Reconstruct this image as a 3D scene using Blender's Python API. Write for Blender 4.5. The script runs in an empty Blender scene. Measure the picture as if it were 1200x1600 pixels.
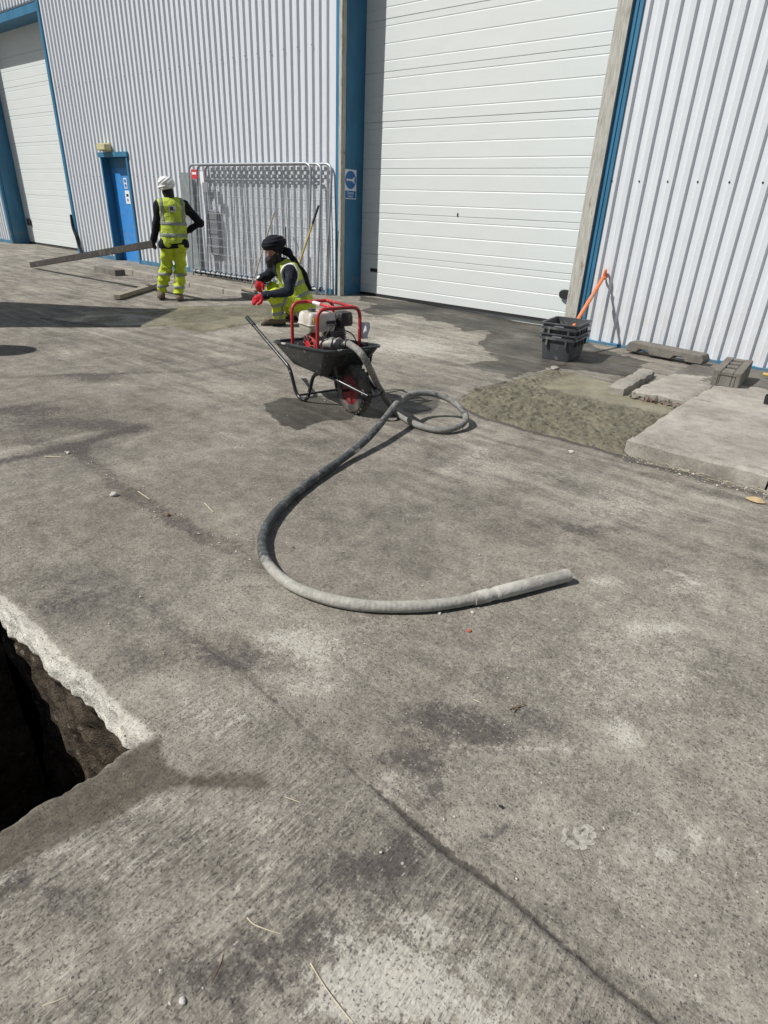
import bpy, math, random
import numpy as np
from mathutils import Matrix, Vector

random.seed(7)
rng = np.random.default_rng(11)
SC = bpy.context.scene
COL = SC.collection
R = math.radians

# ------------------------------------------------------------------ camera, sky, sun, exposure
CAM_H = 1.5
F = 934.0                                    # focal length in pixels of the 1200 x 1600 photograph
ROT = np.array([[0.76825001, 0.31692945, -0.55619029],
                [0.63877436, -0.32260518, 0.69849353],
                [0.0419433, -0.89189776, -0.45028784]])
cam = bpy.data.objects.new('camera', bpy.data.cameras.new('camera'))
COL.objects.link(cam)
m = Matrix.Identity(4)
for i in range(3):
    m[i][0], m[i][1], m[i][2] = ROT[i][0], -ROT[i][1], -ROT[i][2]
m[2][3] = CAM_H
cam.matrix_world = m
cam.data.sensor_fit = 'VERTICAL'
cam.data.sensor_height = 36
cam.data.lens = 36 * F / 1600
cam.data.clip_start = 0.05
cam.data.clip_end = 1500
SC.camera = cam

SUN_EL, SUN_AZ = R(48.5), math.atan2(0.59, 0.807)     # light travels along (+.59, +.807)
SUN_DIR = Vector((math.sin(SUN_AZ) * math.cos(SUN_EL), math.cos(SUN_AZ) * math.cos(SUN_EL), -math.sin(SUN_EL)))
world = bpy.data.worlds.new('World')
SC.world = world
world.use_nodes = True
wn = world.node_tree
bg = wn.nodes['Background']
sky = wn.nodes.new('ShaderNodeTexSky')
sky.sky_type = 'NISHITA'
sky.sun_disc = False
sky.sun_elevation = SUN_EL
sky.sun_rotation = R(180) + SUN_AZ
sky.air_density = 1.0
sky.dust_density = 1.5
wn.links.new(sky.outputs[0], bg.inputs[0])
bg.inputs[1].default_value = 0.05
sun = bpy.data.objects.new('sun', bpy.data.lights.new('sun', 'SUN'))
COL.objects.link(sun)
sun.data.energy = 4.85
sun.data.angle = R(0.5)
sun.data.color = (1.0, 0.972, 0.93)
sun.rotation_euler = SUN_DIR.to_track_quat('-Z', 'Y').to_euler()
SC.view_settings.view_transform = 'Standard'
SC.view_settings.look = 'None'
SC.view_settings.gamma = 1
SC.view_settings.exposure = 0.0
SC.view_settings.use_curve_mapping = False

# ------------------------------------------------------------------ numpy helpers
def sstep(a, b, x):
    t = np.clip((np.asarray(x, float) - a) / (b - a), 0, 1)
    return t * t * (3 - 2 * t)

def _h(ix, iy, iz):
    n = (ix * 374761393 + iy * 668265263 + iz * 2147483647 * 3 + 1442695041) & 0xffffffff
    n = ((n ^ (n >> 13)) * 1274126177) & 0xffffffff
    n = ((n ^ (n >> 16)) * 2246822519) & 0xffffffff
    return ((n ^ (n >> 15)) & 0xffff) / 65535.0

def vnoise(x, y, z=0.0):
    x, y, z = np.broadcast_arrays(np.asarray(x, float), np.asarray(y, float), np.asarray(z, float))
    ix, iy, iz = np.floor(x).astype(np.int64), np.floor(y).astype(np.int64), np.floor(z).astype(np.int64)
    fx, fy, fz = x - ix, y - iy, z - iz
    fx, fy, fz = fx * fx * (3 - 2 * fx), fy * fy * (3 - 2 * fy), fz * fz * (3 - 2 * fz)
    def L(a, b, t): return a + (b - a) * t
    c = [[[_h(ix + i, iy + j, iz + k) for k in (0, 1)] for j in (0, 1)] for i in (0, 1)]
    v = [[L(c[i][j][0], c[i][j][1], fz) for j in (0, 1)] for i in (0, 1)]
    v = [L(v[i][0], v[i][1], fy) for i in (0, 1)]
    return L(v[0], v[1], fx) * 2 - 1

def fbm(x, y, z=0.0, o=4):
    s, a = 0, 1
    for i in range(o):
        s = s + a * vnoise(x * 2 ** i + 17.3 * i, y * 2 ** i - 9.1 * i, np.asarray(z) * 2 ** i)
        a *= .5
    return s

def gz(x, y):
    """height of the yard"""
    x, y = np.asarray(x, float), np.asarray(y, float)
    z = 0.09 * sstep(2.5, 7.0, -x) * sstep(4.5, 8.0, y)
    z = z + 0.03 * np.exp(-((x + 6.3) / 1.0) ** 2 - ((y - 4.9) / .55) ** 2)
    return z

def ray(px, py):
    return ROT @ np.array([(px - 600) / F, (py - 800) / F, 1.0])

def G(px, py, dz=0.0):
    """point of the yard seen at a place of the photograph, dz above the ground"""
    r = ray(px, py)
    z = dz
    for _ in range(6):
        t = (z - CAM_H) / r[2]
        p = r * t
        z = float(gz(p[0], p[1])) + dz
    return np.array([p[0], p[1], z])

def onY(px, py, y):
    r = ray(px, py)
    p = r * (y / r[1])
    p[2] += CAM_H
    return p

# ------------------------------------------------------------------ mesh helpers
class MB:
    def __init__(s): s.v = []; s.f = []
    def add(s, vs, fs):
        o = len(s.v)
        s.v += [tuple(map(float, q)) for q in vs]
        s.f += [tuple(i + o for i in q) for q in fs]
        return s
    def box(s, x0, x1, y0, y1, z0, z1):
        vs = [(x, y, z) for z in (z0, z1) for y in (y0, y1) for x in (x0, x1)]
        return s.add(vs, [(0, 2, 3, 1), (4, 5, 7, 6), (0, 1, 5, 4), (2, 6, 7, 3), (0, 4, 6, 2), (1, 3, 7, 5)])
    def obox(s, o, ax, ay, az):
        """box with centre o and half axes"""
        o, ax, ay, az = map(np.asarray, (o, ax, ay, az))
        vs = [o + i * ax + j * ay + k * az for k in (-1, 1) for j in (-1, 1) for i in (-1, 1)]
        return s.add(vs, [(0, 2, 3, 1), (4, 5, 7, 6), (0, 1, 5, 4), (2, 6, 7, 3), (0, 4, 6, 2), (1, 3, 7, 5)])
    def bar(s, a, b, w, h, up=(0, 0, 1)):
        a, b, up = map(lambda q: np.asarray(q, float), (a, b, up))
        d = b - a; L = np.linalg.norm(d); d /= L
        x = np.cross(d, up); x /= np.linalg.norm(x); u = np.cross(x, d)
        return s.obox((a + b) / 2, d * L / 2, x * w / 2, u * h / 2)
    def tube(s, pts, r, n=10, closed=False, caps=True):
        pts = np.asarray(pts, float); N = len(pts)
        rr = np.broadcast_to(np.asarray(r, float), (N,))
        if closed: T = np.roll(pts, -1, 0) - np.roll(pts, 1, 0)
        else: T = np.gradient(pts, axis=0)
        T /= np.linalg.norm(T, axis=1)[:, None] + 1e-12
        u = np.cross(T[0], (0, 0, 1.0))
        if np.linalg.norm(u) < .1: u = np.cross(T[0], (0, 1.0, 0))
        vs, a = [], np.arange(n) * 2 * math.pi / n
        for i in range(N):
            u = u - T[i] * (u @ T[i]); u /= np.linalg.norm(u)
            w = np.cross(T[i], u)
            vs += list(pts[i] + rr[i] * (np.cos(a)[:, None] * u + np.sin(a)[:, None] * w))
        fs = []
        for i in range(N if closed else N - 1):
            j = (i + 1) % N
            for k in range(n):
                l = (k + 1) % n
                fs.append((i * n + k, i * n + l, j * n + l, j * n + k))
        if caps and not closed:
            fs.append(tuple(range(n))[::-1]); fs.append(tuple((N - 1) * n + k for k in range(n)))
        return s.add(vs, fs)
    def lathe(s, prof, o, axis, n=24, caps=True):
        """prof: (r, h) pairs turned about axis through o"""
        o = np.asarray(o, float); axis = np.asarray(axis, float); axis = axis / np.linalg.norm(axis)
        u = np.cross(axis, (0, 0, 1.0))
        if np.linalg.norm(u) < .1: u = np.cross(axis, (0, 1.0, 0))
        u /= np.linalg.norm(u); w = np.cross(axis, u)
        vs = []
        for r, h in prof:
            for k in range(n):
                a = 2 * math.pi * k / n
                vs.append(o + axis * h + r * (math.cos(a) * u + math.sin(a) * w))
        fs = []
        for i in range(len(prof) - 1):
            for k in range(n):
                l = (k + 1) % n
                fs.append((i * n + k, i * n + l, (i + 1) * n + l, (i + 1) * n + k))
        if caps: fs.append(tuple(range(n))[::-1]); fs.append(tuple((len(prof) - 1) * n + k for k in range(n)))
        return s.add(vs, fs)
    def loft(s, rings, cap0=True, cap1=True):
        n = len(rings[0]); vs = [p for r in rings for p in r]; fs = []
        for i in range(len(rings) - 1):
            for k in range(n):
                l = (k + 1) % n
                fs.append((i * n + k, i * n + l, (i + 1) * n + l, (i + 1) * n + k))
        if cap0: fs.append(tuple(range(n))[::-1])
        if cap1: fs.append(tuple((len(rings) - 1) * n + k for k in range(n)))
        return s.add(vs, fs)
    def prism(s, poly, z0, z1):
        n = len(poly)
        vs = [(x, y, z0) for x, y in poly] + [(x, y, z1) for x, y in poly]
        fs = [tuple(range(n))[::-1], tuple(range(n, 2 * n))]
        fs += [(i, (i + 1) % n, n + (i + 1) % n, n + i) for i in range(n)]
        return s.add(vs, fs)
    def build(s, name, mt, parent=None, smooth=False, bevel=0, angle=40):
        me = bpy.data.meshes.new(name)
        me.from_pydata(s.v, [], s.f)
        return link(name, me, mt, parent, smooth, bevel, angle)

def link(name, me, mt, parent=None, smooth=False, bevel=0, angle=40):
    me.update()
    o = bpy.data.objects.new(name, me)
    COL.objects.link(o)
    if mt and not me.materials: me.materials.append(mt)
    if smooth:
        for p in me.polygons: p.use_smooth = True
        if smooth != 'all':
            try: me.set_sharp_from_angle(angle=R(angle))
            except Exception: pass
    if bevel:
        b = o.modifiers.new('bevel', 'BEVEL'); b.width = bevel; b.segments = 2; b.limit_method = 'ANGLE'; b.angle_limit = R(40)
    if parent: o.parent = parent; o.matrix_parent_inverse = parent.matrix_world.inverted() if False else Matrix.Translation(-Vector(parent.get('o', (0, 0, 0))))
    return o

def tag(o, label=None, cat=None, group=None, kind=None):
    if label: o['label'] = label
    if cat: o['category'] = cat
    if group: o['group'] = group
    if kind: o['kind'] = kind
    return o

def thing(name, label, cat, loc, group=None):
    """an Empty at the base of a thing; children are built in world coordinates"""
    o = bpy.data.objects.new(name, None)
    COL.objects.link(o)
    o.empty_display_size = .1
    o.location = Vector(tuple(map(float, loc)))
    o['o'] = tuple(map(float, loc))
    tag(o, label, cat, group)
    return o

def frame(name, label, cat, M, group=None):
    """an Empty with its own axes; children are built in its local coordinates"""
    o = bpy.data.objects.new(name, None)
    COL.objects.link(o)
    o.empty_display_size = .1
    o.matrix_world = M
    tag(o, label, cat, group)
    return o

def copy_tree(o, parent=None):
    c = o.copy(); COL.objects.link(c)
    if parent: c.parent = parent
    for ch in list(o.children): copy_tree(ch, c)
    return c

def spline(pts, n=12, closed=False):
    """Catmull-Rom through points"""
    P = np.asarray(pts, float); N = len(P); out = []
    seg = N if closed else N - 1
    for i in range(seg):
        if closed: p0, p1, p2, p3 = P[i - 1], P[i], P[(i + 1) % N], P[(i + 2) % N]
        else: p0, p1, p2, p3 = P[max(i - 1, 0)], P[i], P[i + 1], P[min(i + 2, N - 1)]
        for t in np.arange(n) / n:
            out.append(.5 * (2 * p1 + (p2 - p0) * t + (2 * p0 - 5 * p1 + 4 * p2 - p3) * t * t + (3 * p1 - p0 - 3 * p2 + p3) * t ** 3))
    if not closed: out.append(P[-1])
    return np.array(out)

def fillet(pts, r, n=6):
    """polyline with rounded corners"""
    P = [np.asarray(p, float) for p in pts]; out = [P[0]]
    for a, b, c in zip(P[:-2], P[1:-1], P[2:]):
        u, w = a - b, c - b
        lu, lw = np.linalg.norm(u), np.linalg.norm(w)
        q = min(r, lu * .49, lw * .49)
        s, e = b + u / lu * q, b + w / lw * q
        for t in np.linspace(0, 1, n): out.append((1 - t) ** 2 * s + 2 * t * (1 - t) * b + t * t * e)
    return np.array(out + [P[-1]])

# ---- implicit surfaces (people, gloves, boots): smooth unions of tapered capsules, meshed by surface nets
def cap(a, b, ra, rb=None):
    return (np.asarray(a, float), np.asarray(b, float), ra, ra if rb is None else rb)

def sd_caps(P, caps, k=.03):
    d = None
    for a, b, ra, rb in caps:
        ab = b - a; L = ab @ ab + 1e-9
        t = np.clip(((P - a) @ ab) / L, 0, 1)
        e = np.linalg.norm(P - (a + t[..., None] * ab), axis=-1) - (ra + (rb - ra) * t)
        if d is None: d = e
        else:
            h = np.clip(.5 + .5 * (d - e) / k, 0, 1)
            d = d + (e - d) * h - k * h * (1 - h)
    return d

def sd_ell(P, c, ax, B=None):
    q = P - np.asarray(c)
    if B is not None: q = q @ np.asarray(B).T
    q = q / np.asarray(ax)
    n = np.linalg.norm(q, axis=-1)
    return (n - 1) * min(ax)

def smin(a, b, k):
    h = np.clip(.5 + .5 * (b - a) / k, 0, 1)
    return b + (a - b) * h - k * h * (1 - h)

def nets(f, lo, hi, h):
    lo, hi = np.asarray(lo, float), np.asarray(hi, float)
    n = np.maximum(((hi - lo) / h).astype(int) + 2, 3)
    ax = [lo[i] + h * np.arange(n[i]) for i in range(3)]
    X = np.stack(np.meshgrid(*ax, indexing='ij'), -1)
    D = f(X)
    S = D < 0
    acc = np.zeros(tuple(n - 1) + (3,)); cnt = np.zeros(tuple(n - 1))
    cor = [(i, j, k) for i in (0, 1) for j in (0, 1) for k in (0, 1)]
    sl = lambda c: tuple(slice(c[i], n[i] - 1 + c[i]) for i in range(3))
    for a in cor:
        for axn in range(3):
            if a[axn]: continue
            b = list(a); b[axn] = 1; b = tuple(b)
            da, db = D[sl(a)], D[sl(b)]
            x = (da < 0) != (db < 0)
            t = np.where(x, da / np.where(x, da - db, 1), 0)
            pos = np.broadcast_to(np.asarray(a, float), da.shape + (3,)).copy()
            pos[..., axn] = t
            acc += np.where(x[..., None], pos, 0); cnt += x
    act = cnt > 0
    idx = -np.ones(act.shape, int); idx[act] = np.arange(act.sum())
    base = np.stack(np.nonzero(act), -1)
    V = lo + h * (base + acc[act] / cnt[act][:, None])
    faces = []
    for axn in range(3):
        u, w = (axn + 1) % 3, (axn + 2) % 3
        s0 = [slice(None)] * 3; s1 = [slice(None)] * 3
        s0[axn] = slice(0, n[axn] - 1); s1[axn] = slice(1, n[axn])
        a, b = S[tuple(s0)], S[tuple(s1)]
        c = np.stack(np.nonzero(a != b), -1)
        ok = (c[:, u] > 0) & (c[:, w] > 0) & (c[:, u] < n[u] - 1) & (c[:, w] < n[w] - 1)
        c = c[ok]
        fl = a[tuple(c.T)]
        def cell(du, dw):
            q = c.copy(); q[:, u] -= du; q[:, w] -= dw
            return idx[tuple(q.T)]
        q = np.stack([cell(1, 1), cell(0, 1), cell(0, 0), cell(1, 0)], -1)
        q[~fl] = q[~fl][:, ::-1]
        faces.append(q)
    return V, np.concatenate(faces)

def net_obj(name, f, lo, hi, h, mt, parent):
    V, Fc = nets(f, lo, hi, h)
    me = bpy.data.meshes.new(name)
    me.from_pydata(V.tolist(), [], Fc.tolist())
    return link(name, me, mt, parent, smooth='all')

# ------------------------------------------------------------------ material helpers
class N:
    """tiny wrapper that writes shader nodes as expressions"""
    def __init__(s, name):
        s.m = bpy.data.materials.new(name); s.m.use_nodes = True
        s.t = s.m.node_tree; s.b = s.t.nodes['Principled BSDF']
        s.co = s.t.nodes.new('ShaderNodeTexCoord').outputs['Object']
    def w(s, a, sock):
        if hasattr(a, 'is_linked'): s.t.links.new(a, sock)
        else:
            if sock.type == 'RGBA' and len(a) == 3: a = (*a, 1)
            sock.default_value = a
    def math(s, op, a, b=0.0, c=0.0, clamp=False):
        n = s.t.nodes.new('ShaderNodeMath'); n.operation = op; n.use_clamp = clamp
        for x, k in zip((a, b, c), n.inputs): s.w(x, k)
        return n.outputs[0]
    def add(s, a, b): return s.math('ADD', a, b)
    def mul(s, a, b): return s.math('MULTIPLY', a, b)
    def sub(s, a, b): return s.math('SUBTRACT', a, b)
    def ramp(s, x, a, b, lo=0.0, hi=1.0):
        n = s.t.nodes.new('ShaderNodeMapRange'); n.interpolation_type = 'SMOOTHSTEP'
        for v, k in zip((x, a, b, lo, hi), n.inputs): s.w(v, k)
        return n.outputs[0]
    def mix(s, f, a, b):
        n = s.t.nodes.new('ShaderNodeMix'); n.data_type = 'RGBA'
        s.w(f, n.inputs[0]); s.w(a, n.inputs[6]); s.w(b, n.inputs[7])
        return n.outputs[2]
    def scalec(s, col, f):
        n = s.t.nodes.new('ShaderNodeVectorMath'); n.operation = 'SCALE'
        s.w(col, n.inputs[0]); s.w(f, n.inputs[3]); return n.outputs[0]
    def mapv(s, sc=(1, 1, 1), loc=(0, 0, 0), rot=(0, 0, 0), v=None):
        n = s.t.nodes.new('ShaderNodeMapping')
        s.w(v or s.co, n.inputs[0]); n.inputs[1].default_value = loc; n.inputs[2].default_value = rot; n.inputs[3].default_value = sc
        return n.outputs[0]
    def noise(s, scale, det=4, rough=.55, v=None, dist=0):
        n = s.t.nodes.new('ShaderNodeTexNoise')
        s.w(v or s.co, n.inputs['Vector']); n.inputs['Scale'].default_value = scale
        n.inputs['Detail'].default_value = det; n.inputs['Roughness'].default_value = rough; n.inputs['Distortion'].default_value = dist
        return n.outputs[0]
    def vor(s, scale, v=None, rnd=1.0):
        n = s.t.nodes.new('ShaderNodeTexVoronoi')
        s.w(v or s.co, n.inputs['Vector']); n.inputs['Scale'].default_value = scale; n.inputs['Randomness'].default_value = rnd
        return n.outputs['Distance'], n.outputs['Color']
    def sep(s, c):
        n = s.t.nodes.new('ShaderNodeSeparateXYZ'); s.w(c, n.inputs[0]); return n.outputs
    def attr(s, name):
        n = s.t.nodes.new('ShaderNodeAttribute'); n.attribute_name = name; return n.outputs['Fac']
    def bump(s, h, strength=1.0, dist=.01, normal=None):
        n = s.t.nodes.new('ShaderNodeBump'); n.inputs['Strength'].default_value = strength; n.inputs['Distance'].default_value = dist
        s.w(h, n.inputs['Height'])
        if normal: s.t.links.new(normal, n.inputs['Normal'])
        s.t.links.new(n.outputs[0], s.b.inputs['Normal']); return n.outputs[0]
    def out(s, col=None, rough=None, metal=None, spec=None):
        if col is not None: s.w(col, s.b.inputs['Base Color'])
        if rough is not None: s.w(rough, s.b.inputs['Roughness'])
        if metal is not None: s.w(metal, s.b.inputs['Metallic'])
        if spec is not None: s.w(spec, s.b.inputs['Specular IOR Level'])
        return s.m

def simple(name, c, rough=.6, metal=0.0, var=.12, scale=6, dirt=None, dirt_amt=.0, dscale=9, bump=0.0, bscale=60, spec=None, stretch=(1, 1, 1)):
    n = N(name)
    v = n.mapv(stretch)
    a = n.noise(scale, 5, .6, v)
    k = n.ramp(a, .25, .75, 1 - var, 1 + var)
    col = n.scalec(tuple(c), k)
    if dirt is not None:
        d = n.noise(dscale, 6, .65, n.mapv(stretch, (3.1, 7.7, 1.3)))
        t = .62 - dirt_amt * .3
        col = n.mix(n.ramp(d, t - .07, t + .09, 0, .9), col, tuple(dirt))
    if bump: n.bump(n.noise(bscale, 4, .6), 1.0, bump)
    return n.out(col, rough, metal, spec)

# ------------------------------------------------------------------ the yard: one concrete sheet with a pit cut into it
PX0, PX1, PY0, PY1 = -2.66, -1.385, -0.62, 0.60

def cum(*segs):
    """grid lines from (start, stop, step) runs"""
    out = []
    for a, b, st in segs:
        n = max(1, int(round((b - a) / st)))
        out += list(a + (b - a) * np.arange(n) / n)
    return np.array(out + [segs[-1][1]])
gx = cum((-160, -60, 20), (-60, -26, 2), (-26, -12, .2), (-12, -4.2, .05), (-4.2, PX0, .0155), (PX0, PX1, .015), (PX1, 1.2, .0145), (1.2, 3, .1), (3, 10, 1), (10, 150, 20))
gy = cum((-150, -10, 20), (-10, -2, 1), (-2, PY0, .1), (PY0, 0, .04), (0, PY1, .0125), (PY1, .84, .0125), (.84, 1.02, .004), (1.02, 1.75, .0125), (1.75, 4.5, .028), (4.5, 8.9, .04), (8.9, 10, .3), (10, 150, 20))
GX, GY = np.meshgrid(gx, gy, indexing='ij')

def seg_dist(x, y, pts):
    d = np.full(x.shape, 1e3)
    for (ax, ay), (bx, by) in zip(pts[:-1], pts[1:]):
        vx, vy = bx - ax, by - ay
        t = np.clip(((x - ax) * vx + (y - ay) * vy) / (vx * vx + vy * vy), 0, 1)
        d = np.minimum(d, np.hypot(x - ax - t * vx, y - ay - t * vy))
    return d
def inside(x, y, pts):
    r = np.zeros(x.shape, bool)
    for (ax, ay), (bx, by) in zip(pts, pts[1:] + pts[:1]):
        if ay == by: continue
        c = ((ay > y) != (by > y)) & (x < (bx - ax) * (y - ay) / (by - ay) + ax)
        r ^= c
    return r
def sdf(x, y, pts):
    d = seg_dist(x, y, pts + pts[:1])
    return np.where(inside(x, y, pts), d, -d)
pix = lambda L: [tuple(G(*q)[:2]) for q in L]

near = (GX > -14) & (GX < 2.5) & (GY > -1) & (GY < 9)
nx, ny = GX[near], GY[near]
dark = np.zeros(GX.shape); light = np.zeros(GX.shape); wet = np.full(GX.shape, -1.0); brown = np.zeros(GX.shape); joint = np.full(GX.shape, 1.0)

wpx = .045 * fbm(nx * 4, ny * 4, 1.5) + .02 * fbm(nx * 16, ny * 16, 2.5); wpy = .045 * fbm(nx * 4, ny * 4, 7.5) + .02 * fbm(nx * 16, ny * 16, 9.5)
def blob(px, py, rx, ry, amp):
    """a soft stain; its outline is an ellipse of the photograph laid on the ground"""
    c = G(px, py)[:2]; a = G(px + rx, py)[:2] - c; b = G(px, py + ry)[:2] - c
    M = np.linalg.inv(np.stack([a, b], 1))
    k_ = min(1.6, np.hypot(*a) / .09)
    X_, Y_ = nx - c[0] + wpx * k_, ny - c[1] + wpy * k_
    u = X_ * M[0, 0] + Y_ * M[0, 1]
    v = X_ * M[1, 0] + Y_ * M[1, 1]
    return amp * np.exp(-(u * u + v * v) * 1.1)

dk = 0; lt = 0; br = 0
for q in [(560, 1365, 95, 48, .55), (480, 1470, 120, 50, .38), (620, 1325, 30, 30, .4), (400, 1540, 120, 50, .3), (90, 1400, 90, 40, .3), (700, 1130, 90, 42, .55),
          (650, 1200, 60, 32, .5), (760, 1165, 50, 28, .4), (670, 1250, 35, 26, .4), (110, 935, 80, 32, .38), (260, 1010, 90, 28, .25), (390, 1030, 70, 26, .3),
          (180, 665, 60, 13, .5), (60, 660, 80, 18, .45), (150, 590, 60, 8, .5), (60, 640, 70, 8, .4), (30, 690, 60, 12, .3), (250, 640, 50, 8, .25), (900, 822, 110, 12, .38), (640, 800, 80, 22, .22),
          (500, 690, 80, 14, .28), (380, 590, 90, 10, .22), (120, 700, 80, 12, .3), (770, 1050, 60, 24, .25), (830, 1120, 45, 18, .15), (980, 590, 30, 8, .5),
          (330, 1330, 120, 40, .15), (160, 830, 120, 40, .18), (250, 1540, 160, 50, .22), (660, 480, 60, 6, .5), (580, 620, 90, 10, .2), (840, 760, 70, 12, .15),
          (300, 560, 160, 12, .14), (700, 700, 60, 10, .15), (420, 770, 60, 30, .15), (560, 870, 110, 40, .12)]:
    dk = dk + blob(*q)
for q in [(500, 1012, 90, 55, .34), (440, 1000, 70, 34, .26), (480, 1075, 70, 30, .28), (560, 960, 60, 20, .16), (320, 1110, 110, 38, .35), (600, 1490, 120, 80, .62), (720, 1560, 120, 55, .55), (520, 1585, 100, 45, .5), (760, 1480, 50, 60, .3), (230, 1420, 150, 30, .22), (90, 1500, 90, 40, .2), (360, 1290, 90, 40, .22),
          (560, 1250, 90, 40, .22), (960, 790, 130, 30, .32), (880, 745, 100, 18, .28), (760, 725, 70, 24, .3), (640, 540, 130, 26, .5), (600, 505, 100, 12, .3), (400, 515, 60, 9, .4), (330, 528, 70, 10, .25),
          (1000, 985, 90, 24, .15), (1090, 910, 80, 30, .15), (130, 1170, 60, 60, .2), (180, 1330, 160, 24, .25), (1050, 760, 100, 12, .22), (480, 860, 40, 40, .12), (700, 860, 120, 60, .10),
          (120, 400, 200, 10, .2), (350, 455, 60, 6, .35), (60, 1290, 60, 40, .15), (960, 1060, 120, 60, .12), (1000, 700, 100, 10, .15), (90, 450, 100, 6, .15), (970, 1148, 26, 24, .38), (985, 1160, 14, 20, .2), (1092, 1305, 16, 22, .3), (1038, 1335, 20, 14, .2), (943, 911, 24, 10, .3), (1000, 985, 24, 8, .2), (1045, 988, 22, 9, .25), (1000, 1350, 90, 60, .1)]:
    lt = lt + blob(*q)
for q in [(380, 1010, 150, 40, .6), (160, 820, 140, 60, .5), (640, 1180, 120, 60, .4), (420, 760, 200, 70, .35), (200, 640, 220, 40, .35), (640, 850, 180, 80, .3), (250, 540, 200, 20, .25)]:
    br = br + blob(*q)
dark[near], light[near], brown[near] = dk, lt * 1.2 + .24 * sstep(-1.4, -.3, nx) * sstep(.9, 1.0, ny) * sstep(4.2, 2.6, ny), br

j1 = pix([(1040, 1606), (930, 1515), (800, 1405), (700, 1330), (655, 1290), (625, 1262), (560, 1208), (470, 1130), (380, 1050), (290, 990), (200, 915), (147, 880)])
wob = .010 * fbm(nx * 9, ny * 9) + .004 * fbm(nx * 50, ny * 50)
d1 = seg_dist(nx + .35 * wob, ny + .35 * wob, j1)
w1 = .0050 + .0055 * sstep(-.75, -.55, nx) * sstep(-.1, -.55, nx)
joint[near] = np.where(nx > -.80, d1 - w1 + .006 * sstep(-.72, -.8, nx), d1 - .001 + .006 * sstep(-.4, .2, fbm(nx * 2.5, ny * 2.5)) )
dark[near] += .12 * np.exp(-(d1 / .022) ** 2) + .10 * np.exp(-(d1 / .09) ** 2) * sstep(-.3, -.9, nx)
j2 = pix([(115, 703), (180, 757), (270, 810), (340, 850), (413, 888)])
d2 = seg_dist(nx + 2.5 * wob, ny + 2.5 * wob, j2)
dark[near] += .32 * sstep(.075, .030, d2) * (1 - .5 * sstep(-2.4, -1.9, nx))
brown[near] += .5 * np.exp(-(d2 / .07) ** 2)
j2b = pix([(413, 888), (520, 950), (700, 1050), (900, 1150)])
dark[near] += .08 * np.exp(-(seg_dist(nx, ny, j2b) / .06) ** 2)
j3 = pix([(-60, 735), (0, 722), (110, 698), (215, 668)])
dark[near] += .6 * np.exp(-(seg_dist(nx + 2 * wob, ny, j3) / .05) ** 2)
j3b = pix([(-60, 722), (0, 708), (140, 678)])
light[near] += .32 * np.exp(-(seg_dist(nx + 2 * wob, ny, j3b) / .035) ** 2)
for L, a, wd in (([(700, 1165), (760, 1168), (890, 1172)], .25, .010), ([(830, 930), (880, 985)], .35, .006), ([(1050, 890), (1100, 915)], .3, .02), ([(640, 770), (760, 700)], .2, .05),
                 ([(700, 1110), (800, 1010)], .1, .05), ([(960, 1500), (1090, 1560)], .15, .02), ([(0, 1378), (120, 1300), (250, 1245)], .35, .03)):
    light[near] += a * np.exp(-(seg_dist(nx + wob, ny + wob, pix(L)) / wd) ** 2)
for L, a, wd in (([(780, 600), (850, 585), (905, 560)], .35, .03), ([(715, 632), (740, 608), (790, 598)], .5, .02), ([(300, 530), (420, 512)], .0, .03), ([(0, 1395), (60, 1330)], .3, .02),
                 ([(760, 1310), (790, 1290)], .5, .012), ([(985, 720), (1080, 742), (1200, 778)], .45, .03), ([(0, 590), (300, 580), (420, 560)], .3, .06), ([(0, 640), (160, 615)], .3, .04),
                 ([(410, 640), (560, 660)], .1, .1), ([(0, 410), (240, 440)], .15, .15), ([(270, 470), (400, 462)], .4, .08)):  # last stroke paints the standing man's shadow into the ground colour
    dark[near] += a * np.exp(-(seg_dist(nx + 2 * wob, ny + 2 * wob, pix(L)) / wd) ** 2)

wetp = pix([(716, 634), (765, 657), (850, 679), (940, 703), (981, 714)])
dark[near] += .9 * np.exp(-(seg_dist(nx + wob, ny + wob, wetp) / .022) ** 2) + .25 * np.exp(-(seg_dist(nx + wob, ny + wob, wetp) / .07) ** 2)
# water: in front of the big door, and the splash under the barrow
e = lambda L: [(500 + x / 3.3333, 440 + y / 3.3333) for x, y in L]
wpoly = pix(e([(215, 78), (205, 100), (290, 118), (215, 150), (300, 178), (420, 168), (545, 186), (560, 205), (625, 205), (700, 222), (668, 240), (720, 242), (745, 254), (872, 256),
               (850, 288), (825, 320), (880, 370), (918, 410), (790, 426), (748, 430), (835, 465), (942, 488), (960, 540), (1080, 480), (1190, 450), (1420, 470), (1640, 500), (1700, 420), (1500, 360), (1180, 225), (600, 120)]))
wpoly2 = pix([(408, 632), (440, 622), (500, 622), (560, 640), (556, 658), (500, 660), (470, 672), (436, 664)])
wpoly3 = pix([(600, 628), (660, 612), (700, 618), (690, 650), (640, 655)])
wob2 = .05 * fbm(nx * 3.5, ny * 3.5) + .02 * fbm(nx * 14, ny * 14)
wet[near] = np.maximum(np.maximum(sdf(nx, ny, wpoly) + wob2 * 1.2, sdf(nx, ny, wpoly2) + wob2 * .5), sdf(nx, ny, wpoly3) - .06 + wob2 * .3)
# dark brown strip along the pit edge, widening past its corner
edge_strip = pix([(222, 1160), (245, 1148), (262, 1195), (300, 1212), (380, 1208), (412, 1204), (418, 1222), (410, 1236), (340, 1236), (290, 1232), (240, 1244), (180, 1285), (120, 1312), (0, 1368), (-60, 1400), (-60, 1330), (0, 1296), (125, 1214)])
darker = np.full(GX.shape, -1.0)
darker[near] = sdf(nx, ny, edge_strip) + .5 * wob

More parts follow.
